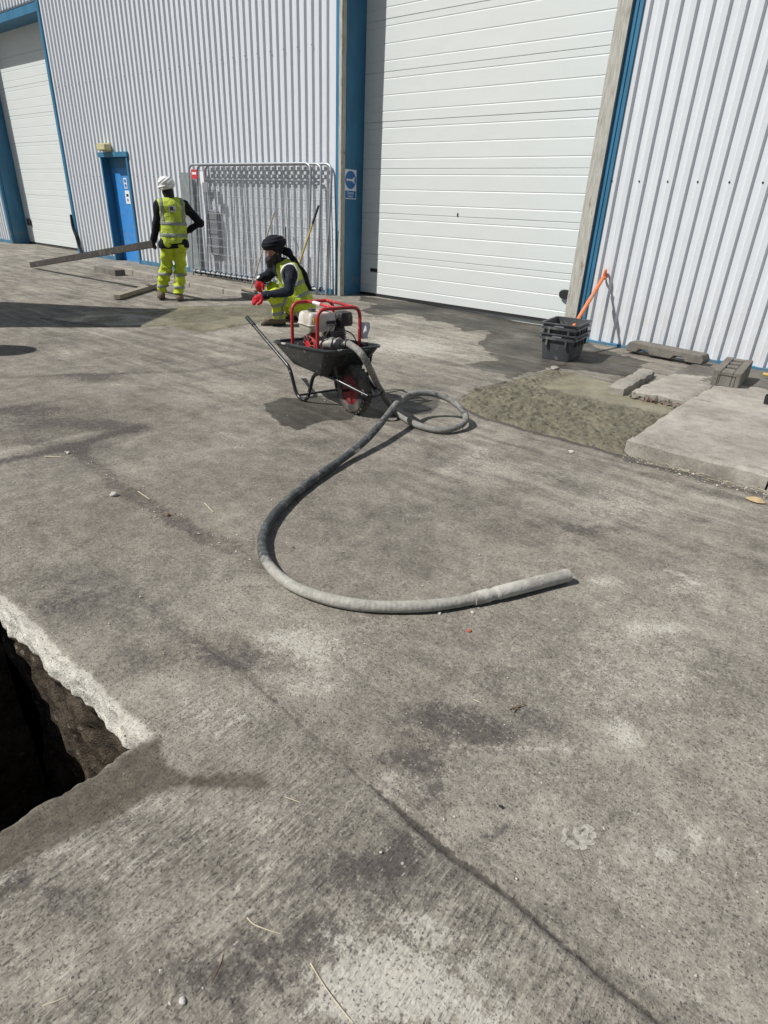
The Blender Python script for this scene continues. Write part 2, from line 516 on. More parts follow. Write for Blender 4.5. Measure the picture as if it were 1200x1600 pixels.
gzv = gz(GX, GY)
micro = .0035 * fbm(nx * 2.2, ny * 2.2) + .0012 * fbm(nx * 12, ny * 12)
gzv[near] += micro - .006 * sstep(.012, -.006, joint[near]) + np.where((joint[near] > 0) & (joint[near] < .03) & (nx > -.7), .0015, 0)
# chipped arris round the pit
jx = .014 * fbm(GY * 11, GX * 3) + .007 * fbm(GY * 45, GX * 9, 3.1)
jy =   .010 * fbm(GX * 4, GY * 3, 5.5) + .005 * fbm(GX * 30, GY * 9, 8.1)
fx = np.exp(-(np.abs(GX - PX1) / .05) ** 2) * (GY < PY1 + .06) * (GY > PY0 - .2)
fy = np.exp(-(np.abs(GY - PY1) / .05) ** 2) * (GX < PX1 + .06) * (GX > PX0 - .2)
dist_edge = np.minimum(np.where((GY < PY1 + .02), np.abs(GX - PX1), 9), np.where((GX < PX1 + .02), np.abs(GY - PY1), 9))
chip = np.where((GY > PY1 - .02) & (GX < PX1 + .03), np.clip(.030 * (.3 + fbm(GX * 8, 2.2, 1.1)) , 0, .05), np.clip(.02 * (.5 + fbm(GY * 14, 4.2, 1.1)), 0, .03))
gzv -= np.clip(chip - dist_edge, 0, .06) * .55
VX, VY = GX + jx * fx, GY + jy * fy
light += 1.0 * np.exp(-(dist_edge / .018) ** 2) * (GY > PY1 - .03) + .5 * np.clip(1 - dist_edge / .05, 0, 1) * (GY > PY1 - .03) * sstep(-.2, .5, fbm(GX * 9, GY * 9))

nxn, nyn = GX.shape
idx = np.arange(nxn * nyn).reshape(nxn, nyn)
cx = (gx[:-1] + gx[1:]) / 2; cy = (gy[:-1] + gy[1:]) / 2
CX, CY = np.meshgrid(cx, cy, indexing='ij')
keep = ~((CX > PX0) & (CX < PX1) & (CY > PY0) & (CY < PY1))
quads = np.stack([idx[:-1, :-1], idx[1:, :-1], idx[1:, 1:], idx[:-1, 1:]], -1)[keep]
me = bpy.data.meshes.new('ground')
me.vertices.add(nxn * nyn)
me.vertices.foreach_set('co', np.stack([VX, VY, gzv], -1).astype(np.float32).ravel())
nq = len(quads)
me.loops.add(nq * 4); me.polygons.add(nq)
me.loops.foreach_set('vertex_index', quads.astype(np.int32).ravel())
me.polygons.foreach_set('loop_start', np.arange(0, nq * 4, 4, dtype=np.int32))
me.polygons.foreach_set('use_smooth', np.ones(nq, bool))
for nm, A in (('dark', dark), ('light', light), ('wet', wet), ('brown', brown), ('joint', joint), ('damp', darker)):
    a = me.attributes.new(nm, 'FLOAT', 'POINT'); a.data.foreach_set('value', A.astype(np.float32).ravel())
me.update(calc_edges=True); me.validate()

def gzs(x, y):
    i = int(np.clip(np.searchsorted(gx, x) - 1, 0, len(gx) - 2)); j = int(np.clip(np.searchsorted(gy, y) - 1, 0, len(gy) - 2))
    u, w_ = (x - gx[i]) / (gx[i + 1] - gx[i]), (y - gy[j]) / (gy[j + 1] - gy[j])
    return float((gzv[i, j] * (1 - u) + gzv[i + 1, j] * u) * (1 - w_) + (gzv[i, j + 1] * (1 - u) + gzv[i + 1, j + 1] * u) * w_)

def ground_material():
    n = N('yard concrete')
    P = n.co
    x, y, z = n.sep(P)
    big = n.noise(.55, 3, .5)
    mid = n.noise(2.6, 5, .6, dist=.6)
    sm = n.noise(11, 5, .62)
    fine = n.noise(55, 4, .65)
    grit = n.noise(170, 3, .7)
    # brushed finish: strokes across the slab nearest the camera, and drawn-out tyre smears further off
    broomv = n.mapv((75, 13, 1))
    broom = n.noise(1.0, 4, .6, broomv, .3)
    smear = n.noise(1.0, 5, .62, n.mapv((1.1, 7.5, 1), rot=(0, 0, R(8))), .5)
    nearA = n.mul(n.ramp(y, .86, .96, 1, 0), n.ramp(x, -1.6, -1.2, 0, 1))
    far = n.ramp(y, 1.8, 3.6, 0, 1)
    dk, lt = n.attr('dark'), n.attr('light')
    s = n.add(n.mul(n.sub(big, .5), .35), n.mul(n.sub(mid, .5), .70))
    s = n.add(s, n.mul(n.sub(sm, .5), .65))
    s = n.add(s, n.mul(n.sub(fine, .5), .85))
    s = n.add(s, n.mul(n.sub(grit, .5), .80))
    s = n.add(s, n.mul(n.mul(n.sub(broom, .5), 1.0), n.add(n.mul(nearA, n.ramp(n.noise(3.0, 4, .6), .4, .65, .35, 1.3)), .10)))
    s = n.add(s, n.mul(n.mul(n.sub(smear, .5), 1.05), far))
    s = n.add(s, n.mul(lt, .30))
    s = n.sub(s, n.mul(dk, .38))
    s = n.add(s, .50)
    s = n.math('MAXIMUM', n.math('MINIMUM', s, 1.25), 0.0)
    r = n.t.nodes.new('ShaderNodeValToRGB')
    cr = r.color_ramp
    cr.elements[0].position = .0; cr.elements[0].color = (.068, .061, .050, 1)
    cr.elements[1].position = 1.0; cr.elements[1].color = (.47, .44, .375, 1)
    for p, c in ((.25, (.124, .114, .098)), (.5, (.222, .204, .171)), (.75, (.338, .313, .265))):
        q = cr.elements.new(p); q.color = (*c, 1)
    n.w(s, r.inputs[0])
    col = r.outputs[0]
    # warm dirt
    bw = n.math('ADD', n.mul(n.attr('brown'), .8), n.mul(n.sub(n.noise(1.3, 4, .6, n.mapv(loc=(5, 3, 1))), .45), 1.2), clamp=True)
    col = n.mix(n.mul(bw, .6), col, n.scalec(n.mix(.5, col, (.185, .150, .112)), .92))
    # flaking pale skin where the surface has worn, and dark film of oil and painted shadow; both break up into grains
    grain = n.add(n.add(n.mul(n.noise(24, 6, .75), .45), n.mul(n.noise(85, 5, .75), .35)), n.mul(n.mix(nearA, (.5, .5, .5), n.scalec((1, 1, 1), broom)), .20))
    gx_ = grain
    pf = n.ramp(n.add(gx_, n.mul(lt, .25)), .575, .665)
    col = n.mix(n.mul(pf, n.math('MINIMUM', n.add(.22, n.mul(lt, 1.1)), .9)), col, n.scalec((.49, .465, .405), n.ramp(n.noise(70, 3), .3, .7, .85, 1.12)))
    gd = n.add(n.mul(n.noise(27, 6, .72, n.mapv(loc=(6, 2, 8))), .65), n.mul(n.noise(110, 4, .7, n.mapv(loc=(1, 5, 8))), .35))
    df = n.ramp(n.add(gd, n.mul(dk, .34)), .565, .66)
    col = n.mix(n.mul(df, n.math('MINIMUM', n.add(.22, n.mul(dk, 1.5)), .85)), col, n.scalec((.088, .076, .070), n.ramp(n.noise(60, 3), .3, .7, .7, 1.3)))
    # brush gouges and worn pock marks in the slab nearest the camera
    gg = n.noise(1.0, 4, .65, n.mapv((150, 34, 1), (3, 8, 0)), .4)
    gouge = n.mul(n.ramp(gg, .34, .44, 1, 0), n.add(n.mul(nearA, n.ramp(n.noise(4.5, 4, .6), .40, .60, .15, .85)), .12))
    col = n.mix(gouge, col, n.scalec(col, .42))
    chipl = n.mul(n.ramp(n.noise(1.0, 4, .65, n.mapv((120, 42, 1), (9, 1, 0)), .3), .62, .70), n.add(n.mul(nearA, .45), .12))
    col = n.mix(chipl, col, (.50, .475, .42))
    # aggregate showing through: pale and dark chips
    dd, dc = n.vor(88)
    cr_, cg_, cb_ = n.sep(dc)
    pale = n.mul(n.ramp(cr_, .90, .93), n.ramp(dd, .20, .36, 1, 0))
    drk = n.mul(n.ramp(cg_, .84, .88), n.ramp(dd, .22, .40, 1, 0))
    d2_, c2_ = n.vor(36, n.mapv((1, 1, 1), (2.2, 4.1, 0)))
    r2, g2, b2 = n.sep(c2_)
    pale2 = n.mul(n.ramp(r2, .985, .992), n.ramp(d2_, .10, .20, 1, 0))
    col = n.mix(n.mul(pale, .38), col, (.46, .44, .40))
    col = n.mix(n.mul(pale2, .7), col, (.50, .48, .44))
    col = n.mix(n.mul(drk, .62), col, (.050, .045, .042))
    # hairline pitting
    pit = n.ramp(n.noise(130, 2, .5, n.mapv((1, 1, 1), (7, 2, 4))), .30, .38, 1, 0)
    col = n.mix(n.mul(pit, .55), col, (.055, .05, .045))
    # the dirty joint
    jn = n.ramp(n.add(n.attr('joint'), n.mul(n.sub(n.noise(70, 5, .7), .5), .026)), -.003, .003, 1, 0)
    col = n.mix(n.mul(jn, .9), col, n.scalec((.062, .054, .047), n.ramp(n.noise(40, 4), .3, .7, .7, 1.7)))
    # dark brown strip by the pit
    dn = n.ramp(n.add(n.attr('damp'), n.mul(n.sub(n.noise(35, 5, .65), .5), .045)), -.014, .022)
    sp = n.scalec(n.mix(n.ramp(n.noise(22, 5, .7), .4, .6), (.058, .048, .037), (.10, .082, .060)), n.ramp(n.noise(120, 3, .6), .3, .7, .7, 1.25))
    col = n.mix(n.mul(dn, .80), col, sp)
    # water
    wv = n.add(n.attr('wet'), n.mul(n.sub(n.noise(9, 5, .6), .5), .10))
    wt = n.ramp(wv, -.012, .014)
    pale_w = n.ramp(n.noise(1.4, 4, .6, n.mapv(loc=(3, 1, 0))), .35, .65, .27, .42)
    col = n.mix(wt, col, n.scalec(col, pale_w))
    rough = n.add(n.mul(wt, -.22), .90)
    puddle = n.mul(wt, n.ramp(n.noise(2.2, 3, .5), .52, .62))
    rough = n.sub(rough, n.mul(puddle, .18))
    h = n.add(n.mul(fine, .5), n.mul(grit, .35))
    h = n.add(h, n.mul(broom, n.mul(nearA, 1.1)))
    h = n.add(h, n.mul(sm, .5))
    h = n.sub(h, n.mul(pit, .35))
    h = n.mul(h, n.sub(1.0, n.mul(wt, .55)))
    n.bump(h, .95, .0062)
    return n.out(col, rough, 0, .3)
M = {}
M['ground'] = ground_material()
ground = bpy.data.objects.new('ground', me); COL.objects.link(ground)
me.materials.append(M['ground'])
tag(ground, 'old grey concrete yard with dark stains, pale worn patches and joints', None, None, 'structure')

# ---- the pit
def pit_material():
    n = N('pit face')
    x, y, z = n.sep(n.co)
    edge = n.add(z, n.mul(n.sub(n.noise(9, 4, .6), .5), .035))
    conc = n.ramp(edge, -.168, -.150)
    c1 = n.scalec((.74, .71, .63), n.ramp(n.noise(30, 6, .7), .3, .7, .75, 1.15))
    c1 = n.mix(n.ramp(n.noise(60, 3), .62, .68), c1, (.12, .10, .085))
    s1 = n.mix(n.ramp(n.noise(14, 6, .7), .35, .65), (.050, .040, .030), (.150, .120, .088))
    d, c = n.vor(26); r_, g_, b_ = n.sep(c)
    s1 = n.mix(n.mul(n.ramp(r_, .82, .86), n.ramp(d, .25, .4, 1, 0)), s1, (.24, .21, .165))
    n.bump(n.mul(n.add(n.noise(30, 6, .7), n.mul(n.noise(120, 3), .3)), n.ramp(conc, 0, 1, 1.0, .3)), 1, .03)
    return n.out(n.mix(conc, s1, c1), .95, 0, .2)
M['pit'] = pit_material()
b = MB()
zl = np.concatenate([np.linspace(0, -.22, 16), np.linspace(-.26, -1.5, 34)])
def pit_wall(us, fn):
    rows = []
    for k, z in enumerate(zl):
        rows.append([fn(u, z) for u in us])
    o = len(b.v)
    vs = [p for r_ in rows for p in r_]
    n_ = len(us)
    b.add(vs, [(i * n_ + j, i * n_ + j + 1, (i + 1) * n_ + j + 1, (i + 1) * n_ + j) for i in range(len(zl) - 1) for j in range(n_ - 1)])
def depth_off(u, z, s):
    t = float(sstep(-.145, -.22, z))
    return .012 * float(fbm(u * 14, z * 14, s)) * min(1, -z * 20) + t * (.03 + .022 * float(fbm(u * 3, z * 3, s + 2)) + .016 * float(fbm(u * 11, z * 11, s + 5)))
ix = (gx >= PX0 - 1e-6) & (gx <= PX1 + 1e-6); iy = (gy >= PY0 - 1e-6) & (gy <= PY1 + 1e-6)
def rim(i, j): return np.array([VX[i, j], VY[i, j], gzv[i, j]])
I, J = np.nonzero(ix)[0], np.nonzero(iy)[0]
pit_wall(list(I), lambda i, z: rim(i, J[-1]) + np.array([0, depth_off(gx[i], z, 1.0), z if z < 0 else 0]))
pit_wall(list(I), lambda i, z: rim(i, J[0]) + np.array([0, -depth_off(gx[i], z, 4.0), z]))
pit_wall(list(J), lambda j, z: rim(I[-1], j) + np.array([-depth_off(gy[j], z, 7.0) * .3, 0, z]))
pit_wall(list(J), lambda j, z: rim(I[0], j) + np.array([-depth_off(gy[j], z, 9.0), 0, z]))
fl = MB()
us = np.linspace(PX0 - .1, PX1 + .1, 40); ws = np.linspace(PY0 - .1, PY1 + .15, 40)
fl.add([(u, w_, -1.35 + .05 * float(fbm(u * 4, w_ * 4, 3))) for u in us for w_ in ws], [(i * 40 + j, (i + 1) * 40 + j, (i + 1) * 40 + j + 1, i * 40 + j + 1) for i in range(39) for j in range(39)])
b.add(fl.v, fl.f)
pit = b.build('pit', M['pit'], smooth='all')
tag(pit, 'dark excavated pit with a broken pale concrete edge over soil', None, None, 'structure')

# ------------------------------------------------------------------ the warehouse
def clad_material():
    n = N('white cladding')
    v = n.mapv((9, 9, .5))
    a = n.noise(1.0, 5, .6, v)
    col = n.scalec((.655, .685, .72), n.ramp(a, .3, .7, .95, 1.03))
    x, y, z = n.sep(n.co)
    low = n.mul(n.ramp(z, .1, 1.1, 1, 0), n.ramp(n.noise(5, 5, .7, n.mapv((3, 3, .8))), .40, .75))
    col = n.mix(n.mul(low, .42), col, (.47, .42, .34))
    sp = n.ramp(n.noise(14, 3, .6), .70, .74)
    col = n.mix(n.mul(sp, .18), col, (.4, .38, .34))
    n.bump(n.noise(3.2, 3, .5), .55, .010)
    return n.out(col, .42, 0, .4)
M['clad'] = clad_material()
def blue_mat(name, c):
    n = N(name)
    a = n.noise(3, 5, .6, n.mapv((2, 2, .6)))
    x, y, z = n.sep(n.co)
    col = n.scalec(c, n.ramp(a, .3, .7, .86, 1.12))
    d = n.mul(n.ramp(z, .1, .9, 1, 0), n.ramp(n.noise(9, 6, .7), .42, .7))
    col = n.mix(n.mul(d, .6), col, (.22, .20, .17))
    return n.out(col, .45, 0, .4)
M['blue'] = blue_mat('blue trim paint', (.038, .170, .295))
M['door_blue'] = simple('bright blue door paint', (.04, .24, .62), .4, dirt=(.12, .25, .42), dirt_amt=.15)
M['panel'] = simple('off white door panel', (.655, .69, .675), .45, var=.02, scale=1.5, stretch=(1, 1, 3))
def post_material():
    n = N('weathered post')
    a = n.noise(6, 6, .65, n.mapv((8, 8, .8)))
    col = n.mix(n.ramp(a, .35, .65), (.36, .35, .31), (.52, .515, .47))
    x, y, z = n.sep(n.co)
    rs = n.ramp(n.noise(3.4, 6, .7, n.mapv((4, 4, 1), (2, 0, 5))), .60, .70)
    col = n.mix(n.mul(rs, .85), col, (.20, .105, .05))
    n.bump(a, .6, .004)
    return n.out(col, .8, 0, .2)
M['post'] = post_material()
M['rust'] = simple('rusty steel', (.16, .085, .045), .8, var=.4, scale=12, dirt=(.30, .25, .18), dirt_amt=.5)
M['rubber'] = simple('black rubber', (.018, .018, .019), .7, var=.2)
M['darksteel'] = simple('dark steel', (.05, .052, .055), .5, metal=.6)
M['white'] = simple('white print', (.78, .79, .8), .5, var=.03)
M['signblue'] = simple('sign blue', (.03, .16, .42), .45, var=.04)

WY, DY = 8.30, 8.80                          # face of the wall, face of the doors
TOP, OPEN = 7.2, 5.28
wh = thing('warehouse', 'long white ribbed metal warehouse with blue trim and two tall white doors', 'warehouse', (-3.3, WY, 0))
PITCH = 1 / 6
def gedge(x): return float(gz(x, WY - .1))

# liner and roof slab so the building has a body
b = MB()
def liner(x0, x1, z0, z1): b.box(x0, x1, WY + .052, WY + .20, z0, z1)
liner(-3.26, 4.5, 0, TOP); liner(-17.44, -7.98, 2.44, TOP); liner(-17.44, -15.66, 0, 2.44); liner(-14.46, -7.98, 0, 2.44)
liner(-40, -21.86, 0, TOP); liner(-7.98, -3.26, OPEN + .22, TOP); liner(-21.86, -17.44, OPEN + .22, TOP)
b.box(-40, 4.5, WY + .21, 30, TOP, TOP + .15)
b.box(-40, -39.8, WY + .21, 30, 0, TOP); b.box(4.3, 4.5, WY + .21, 30, 0, TOP); b.box(-40, 4.5, 30, 30.2, 0, TOP)
wall = b.build('wall', M['clad'], wh)

def sheet(x0, x1, z0, z1):
    """one profiled sheet; ribs every sixth of a metre, counted from x = 0"""
    prof = [(0.0, 0.036), (.062, .036), (.080, 0.0), (.140, 0.0), (.158, .036)]
    xs = []
    k = math.floor(x0 / PITCH) - 1
    pts = []
    while k * PITCH < x1 + PITCH:
        pts += [(k * PITCH + a, d) for a, d in prof]; k += 1
    P = np.array(pts)
    xx = [x0] + [p for p in P[:, 0] if x0 + 1e-4 < p < x1 - 1e-4] + [x1]
    dd = np.interp(xx, P[:, 0], P[:, 1])
    zs = np.arange(z0, z1, .45).tolist() + [z1]
    s = MB()
    n_ = len(xx)
    vs = []
    for z in zs:
        for x_, d in zip(xx, dd):
            w_ = .0018 * float(vnoise(x_ * 2.1, z * 1.3, 2.2))
            vs.append((x_, WY + d + w_, z))
    s.add(vs, [(i * n_ + j, i * n_ + j + 1, (i + 1) * n_ + j + 1, (i + 1) * n_ + j) for i in range(len(zs) - 1) for j in range(n_ - 1)])
    return s.build('cladding_sheet', M['clad'], wall)
def sheets(x0, x1, z0, z1):
    x = x1
    while x > x0 + .01:
        a = max(x0, x - 1.0)
        sheet(a, x, z0, z1); x = a
sheets(-3.255, 3.745, .03, TOP)
sheets(-14.46, -8.03, .10, TOP); sheets(-15.66, -14.46, 2.42, TOP); sheets(-17.46, -15.66, .10, TOP)
sheets(-21.86, -17.46, OPEN + .24, TOP); sheets(-28.86, -21.86, .12, TOP); sheets(-8.03, -3.255, OPEN + .24, TOP)
b = MB()
for x in np.arange(-2.924 - PITCH * 2, 3.6, PITCH * 2):
    b.lathe([(.011, 0), (.011, .004), (.006, .010)], (x + .01, WY + .001, 1.94), (0, -1, 0), 8)
for x in np.arange(-17.2, -8.2, PITCH * 2):
    for z in (1.94, 3.8): b.lathe([(.009, 0), (.009, .004), (.005, .009)], (x + .01, WY + .001, z), (0, -1, 0), 6)
tag(b.build('screw_heads', M['darksteel'], wall), kind='stuff')

for x0, x1 in ((-3.255, 4.5), (-14.46, -8.03), (-17.46, -15.66), (-30, -21.86)):
    g = min(gedge(x0), gedge(x1))
    for a in np.arange(x0, x1 - .01, 1.6):
        MB().box(a + .004, min(a + 1.6, x1) - .004, WY - .022, WY + .045, g - .05, g + (.035 if x0 > -5 else .09)).build('base_flashing', M['blue'], wh, bevel=.003)

def trim(name, x0, x1, y0, y1, z0, z1, mt, bev=.003):
    return MB().box(x0, x1, y0, y1, z0, z1).build(name, mt, wh, bevel=bev)
def reveal(x, y0, y1, z0, z1, th=.03): return trim('reveal', min(x, x + th), max(x, x + th), y0, y1, z0, z1, M['blue'])

def opening(xl, xr, left_post, right_post):
    """trim round a big opening"""
    g0, g1 = gedge(xl) - .03, gedge(xr) - .03
    # left jamb
    if left_post:
        trim('corner_trim', xl - .235, xl - .155, WY - .012, WY + .05, g0, OPEN + .2, M['clad'])
        trim('corner_trim', xl - .153, xl - .075, WY - .020, WY + .05, g0, OPEN + .2, M['blue'])
        trim('post', xl - .073, xl - .004, WY - .034, WY + .06, g0, OPEN, M['post'])
        trim('post_edge', xl - .012, xl + .003, WY - .042, WY - .032, g0, OPEN, M['rust'])
    else:
        trim('corner_trim', xl - .10, xl - .0, WY - .020, WY + .05, g0, OPEN + .2, M['blue'])
    trim('reveal', xl - .10, xl, WY + .062, DY + .10, g0, OPEN, M['blue'])
    if right_post:
        trim('post', xr + .0, xr + .17, WY - .030, WY + .10, g1, OPEN, M['post'])
        trim('corner_trim', xr + .172, xr + .218, WY + .012, WY + .05, g1, OPEN + .2, M['blue'])
        trim('corner_trim', xr + .220, xr + .300, WY - .022, WY + .05, g1, OPEN + .2, M['blue'])
        trim('corner_trim', xr + .232, xr + .250, WY - .034, WY - .023, g1, OPEN + .2, M['blue'])
    else:
        trim('corner_trim', xr, xr + .11, WY - .020, WY + .05, g1, OPEN + .2, M['blue'])
    trim('reveal', xr + .01, xr + .10, WY + .102, DY + .10, g1, OPEN, M['blue'])
    trim('lintel', xl - .06, xr + .06, WY - .022, WY + .048, OPEN + .002, OPEN + .17, M['blue'])
    trim('soffit', xl, xr, WY + .05, DY + .20, OPEN + .03, OPEN + .09, M['blue'])

def sectional_door(xl, xr, zbot):
    b = MB()
    b.box(xl - .05, xr + .05, DY + .035, DY + .07, zbot - .1, OPEN + .02)
    d = b.build('sectional_door', M['panel'], wh)
    H = .66
    # a section: joint at its foot, three shallow grooves
    pr = [(.000, .014), (.0025, .005), (.008, .0)]
    for gzv_ in (.088, .305, .520):
        zt = H - gzv_
        pr += [(zt - .010, 0.0), (zt - .003, .0045), (zt + .003, .0045), (zt + .010, 0.0)]
    pr = sorted(pr[:3] + pr[3:]) + [(H - .007, .0), (H - .0025, .005), (H, .014)]
    z = zbot; k = 0; proto = None
    while z < OPEN:
        if proto is None:
            s = MB()
            nx_ = 9
            xs = np.linspace(xl, xr, nx_)
            vs = [(x, DY + dd + .0015 * float(vnoise(x * 1.1, zz * 3, k)), zz + zbot) for zz, dd in pr for x in xs]
            s.add(vs, [(i * nx_ + j, i * nx_ + j + 1, (i + 1) * nx_ + j + 1, (i + 1) * nx_ + j) for i in range(len(pr) - 1) for j in range(nx_ - 1)])
            proto = s.build('door_panel', M['panel'], d, smooth=True, angle=12)
        else:
            c = proto.copy(); COL.objects.link(c); c.parent = d; c.location = (0, random.uniform(-.0015, .0015), H * k)
        z += H; k += 1
    g = MB().box(xl, xr, DY - .006, DY + .032, zbot - .035, zbot - .002).build('bottom_seal', M['rubber'], d)
    return d

XL, XR = -7.815, -3.555
opening(XL, XR, True, True)
big = sectional_door(XL + .003, XR + .12, .135)
b = MB()
b.lathe([(.0, 0), (.050, 0), (.062, .01), (.062, .045), (.05, .055), (0, .055)], (-3.84, DY - .004, .52), (0, -1, 0), 20)
b.box(-3.84, -3.76, DY - .058, DY - .004, .458, .582)
b.build('bump_stop', M['rubber'], big, bevel=.004)
MB().box(-7.58, -7.42, DY - .009, DY - .002, .50, .56).build('latch_plate', M['darksteel'], big)
MB().box(-5.815, -5.80, DY - .012, DY - .002, 1.46, 1.51).build('pull_handle', M['darksteel'], big)
XL2, XR2 = -21.80, -17.58
opening(XL2, XR2, False, False)
dd2 = sectional_door(XL2 + .003, XR2 + .009, .15)
MB().box(-21.62, -21.40, DY - .05, DY - .004, .62, .80).build('bump_stop', M['rubber'], dd2, bevel=.01)
pts = spline([(-17.60, WY - .03, 1.05), (-17.57, WY - .05, .75), (-17.46, WY - .06, .55), (-17.40, WY - .05, .30), (-17.30, WY - .05, .11)], 6)
MB().tube(pts, .035, 6).build('door_seal', M['rubber'], dd2, smooth=True)

# the small blue door
XA, XB, ZD = -15.60, -14.52, 2.33
gA = gedge(-15) - .03
trim('door_frame', XA - .06, XA, WY - .03, WY + .26, gA, ZD, M['blue'])
trim('door_frame', XB, XB + .06, WY - .03, WY + .26, gA, ZD, M['blue'])
trim('door_head', XA - .10, XB + .10, WY - .05, WY + .26, ZD + .002, ZD + .10, M['blue'])
b = MB().box(XA + .002, XB - .002, WY + .18, WY + .225, gA + .02, ZD - .004)
leaf = b.build('personnel_door', M['door_blue'], wh, bevel=.004)
MB().box(XA + .02, XB - .02, WY + .150, WY + .178, ZD - .20, ZD - .006).build('kick_board', M['blue'], leaf)
MB().bar((XB - .12, WY + .13, 1.05), (XB - .26, WY + .13, 1.05), .02, .02).box(XB - .15, XB - .11, WY + .13, WY + .178, 1.03, 1.07).build('handle', M['darksteel'], leaf)
M['lampbox'] = simple('yellowed lamp housing', (.55, .50, .28), .5, var=.12)
b = MB()
b.loft([[(-15.28 + a * (.20 - s_), WY - .05 - (.13 if k else 0) , 2.53 + c * (.075 - s_ * .6)) for a, c in ((-1, -1), (1, -1), (1, .7), (.8, 1), (-.8, 1), (-1, .7))] for k, s_ in ((0, 0), (1, .02))])
b.box(-15.46, -15.10, WY - .052, WY - .002, 2.44, 2.61)
b.build('lamp', M['lampbox'], wh, bevel=.008)

def text_obj(txt, size, mt, mat, parent):
    c = bpy.data.curves.new('lettering', 'FONT'); c.body = txt; c.size = size; c.align_x = 'CENTER'; c.align_y = 'CENTER'; c.extrude = .0004
    o = bpy.data.objects.new('lettering', c); COL.objects.link(o)
    bpy.context.view_layer.update()
    me_ = bpy.data.meshes.new_from_object(o.evaluated_get(bpy.context.evaluated_depsgraph_get()))
    bpy.data.objects.remove(o); bpy.data.curves.remove(c)
    me_.transform(mat); me_.materials.clear(); me_.materials.append(mt); me_.name = 'lettering'
    o = bpy.data.objects.new('lettering', me_); COL.objects.link(o); o.parent = parent
    o.matrix_parent_inverse = Matrix.Translation(-Vector(parent.get('o', (0, 0, 0))))
    return o

# notices on the small door
sg = thing('door_notice', 'small white notice with two round blue symbols on the blue door', 'notice', (-15.02, WY + .178, 1.72), 'notices on the blue door')
MB().box(-15.085, -14.955, WY + .172, WY + .178, 1.70, 1.92).build('plate', M['white'], sg)
b = MB()
for z in (1.86, 1.76): b.lathe([(.042, 0), (.042, .003)], (-15.02, WY + .172, z), (0, -1, 0), 18)
b.build('symbol', M['signblue'], sg)
sg = thing('door_notice', 'larger white paper notice with dark print, below the round symbols on the blue door', 'notice', (-15.00, WY + .178, 1.40), 'notices on the blue door')
MB().box(-15.10, -14.90, WY + .173, WY + .178, 1.38, 1.66).build('plate', M['white'], sg)
MB().box(-15.05, -14.95, WY + .171, WY + .173, 1.53, 1.59).box(-15.03, -14.98, WY + .171, WY + .173, 1.43, 1.49).build('print', M['darksteel'], sg)

# SOUND HORN sign on the reveal of the big door
SX = XL + .004
sg = thing('horn_sign', 'blue and white sound horn sign on the dark blue column by the big door', 'sign', (SX, 8.45, 1.64))
y0, y1, z0, z1 = 8.335, 8.625, 1.645, 2.085
MB().box(SX - .002, SX + .003, y0, y1, z0, z1).build('plate', M['white'], sg)
yc, zc, rr = (y0 + y1) / 2, 1.930, .135
MB().lathe([(rr, 0), (rr, .002)], (SX + .003, yc, zc), (1, 0, 0), 36).build('disc', M['signblue'], sg)
MB().box(SX + .003, SX + .005, y0 + .012, y1 - .012, z0 + .012, z0 + .125).build('band', M['signblue'], sg)
hp = [(-.10, .022), (-.085, .022), (-.08, .012), (.03, .014), (.062, .028), (.082, .052), (.092, .052), (.092, -.052), (.082, -.052), (.062, -.028), (.03, -.014), (-.08, -.012), (-.085, -.022), (-.10, -.022)]
b = MB(); o_ = len(hp)
b.add([(SX + .0055, yc + a, zc + c) for a, c in hp] + [(SX + .0065, yc + a, zc + c) for a, c in hp], [tuple(range(o_, 2 * o_)), ] + [(i, (i + 1) % o_, o_ + (i + 1) % o_, o_ + i) for i in range(o_)])
b.build('horn_symbol', M['white'], sg)
tm = Matrix(((0, 0, 1, 0), (1, 0, 0, 0), (0, 1, 0, 0), (0, 0, 0, 1)))
for t, z in (('Sound', z0 + .094), ('horn', z0 + .044)):
    text_obj(t, .062, M['white'], Matrix.Translation((SX + .0058, yc, z)) @ tm, sg)

# grey plate and grey vent on the wall behind the fence panels
M['plate'] = simple('grey green sheet metal', (.20, .235, .235), .5, var=.12, scale=4, dirt=(.3, .31, .3), dirt_amt=.2)
b = MB().box(-12.30, -11.95, 8.20, 8.215, .12, 2.02).box(-12.30, -12.285, 8.215, 8.235, .12, 2.02).box(-11.965, -11.95, 8.215, 8.235, .12, 2.02)
tag(b.build('metal_strip', M['plate'], None, bevel=.003), 'tall narrow grey metal sheet upright against the wall behind the standing man', 'metal sheet')
M['vent'] = simple('dull grey plastic', (.22, .23, .25), .55, var=.08)
sg = thing('wall_vent', 'grey rounded ribbed panel on the white wall seen through the fence panels', 'wall panel', (-11.38, WY, .50))
b = MB()
pp = [(math.copysign(1, math.cos(a)) * abs(math.cos(a)) ** .45 * .165, math.copysign(1, math.sin(a)) * abs(math.sin(a)) ** .25 * .43) for a in np.arange(0, 2 * math.pi, math.pi / 14)]
b.loft([[(-11.38 + u, yy, .93 + w_) for u, w_ in pp] for yy in (WY - .002, WY - .07)] + [[(-11.38 + u * .9, WY - .085, .93 + w_ * .96) for u, w_ in pp]])
b.build('cover', M['vent'], sg, bevel=.004)
for z in (.66, .93, 1.20): MB().box(-11.53, -11.23, WY - .094, WY - .083, z - .012, z + .012).build('rib', M['vent'], sg, bevel=.003)

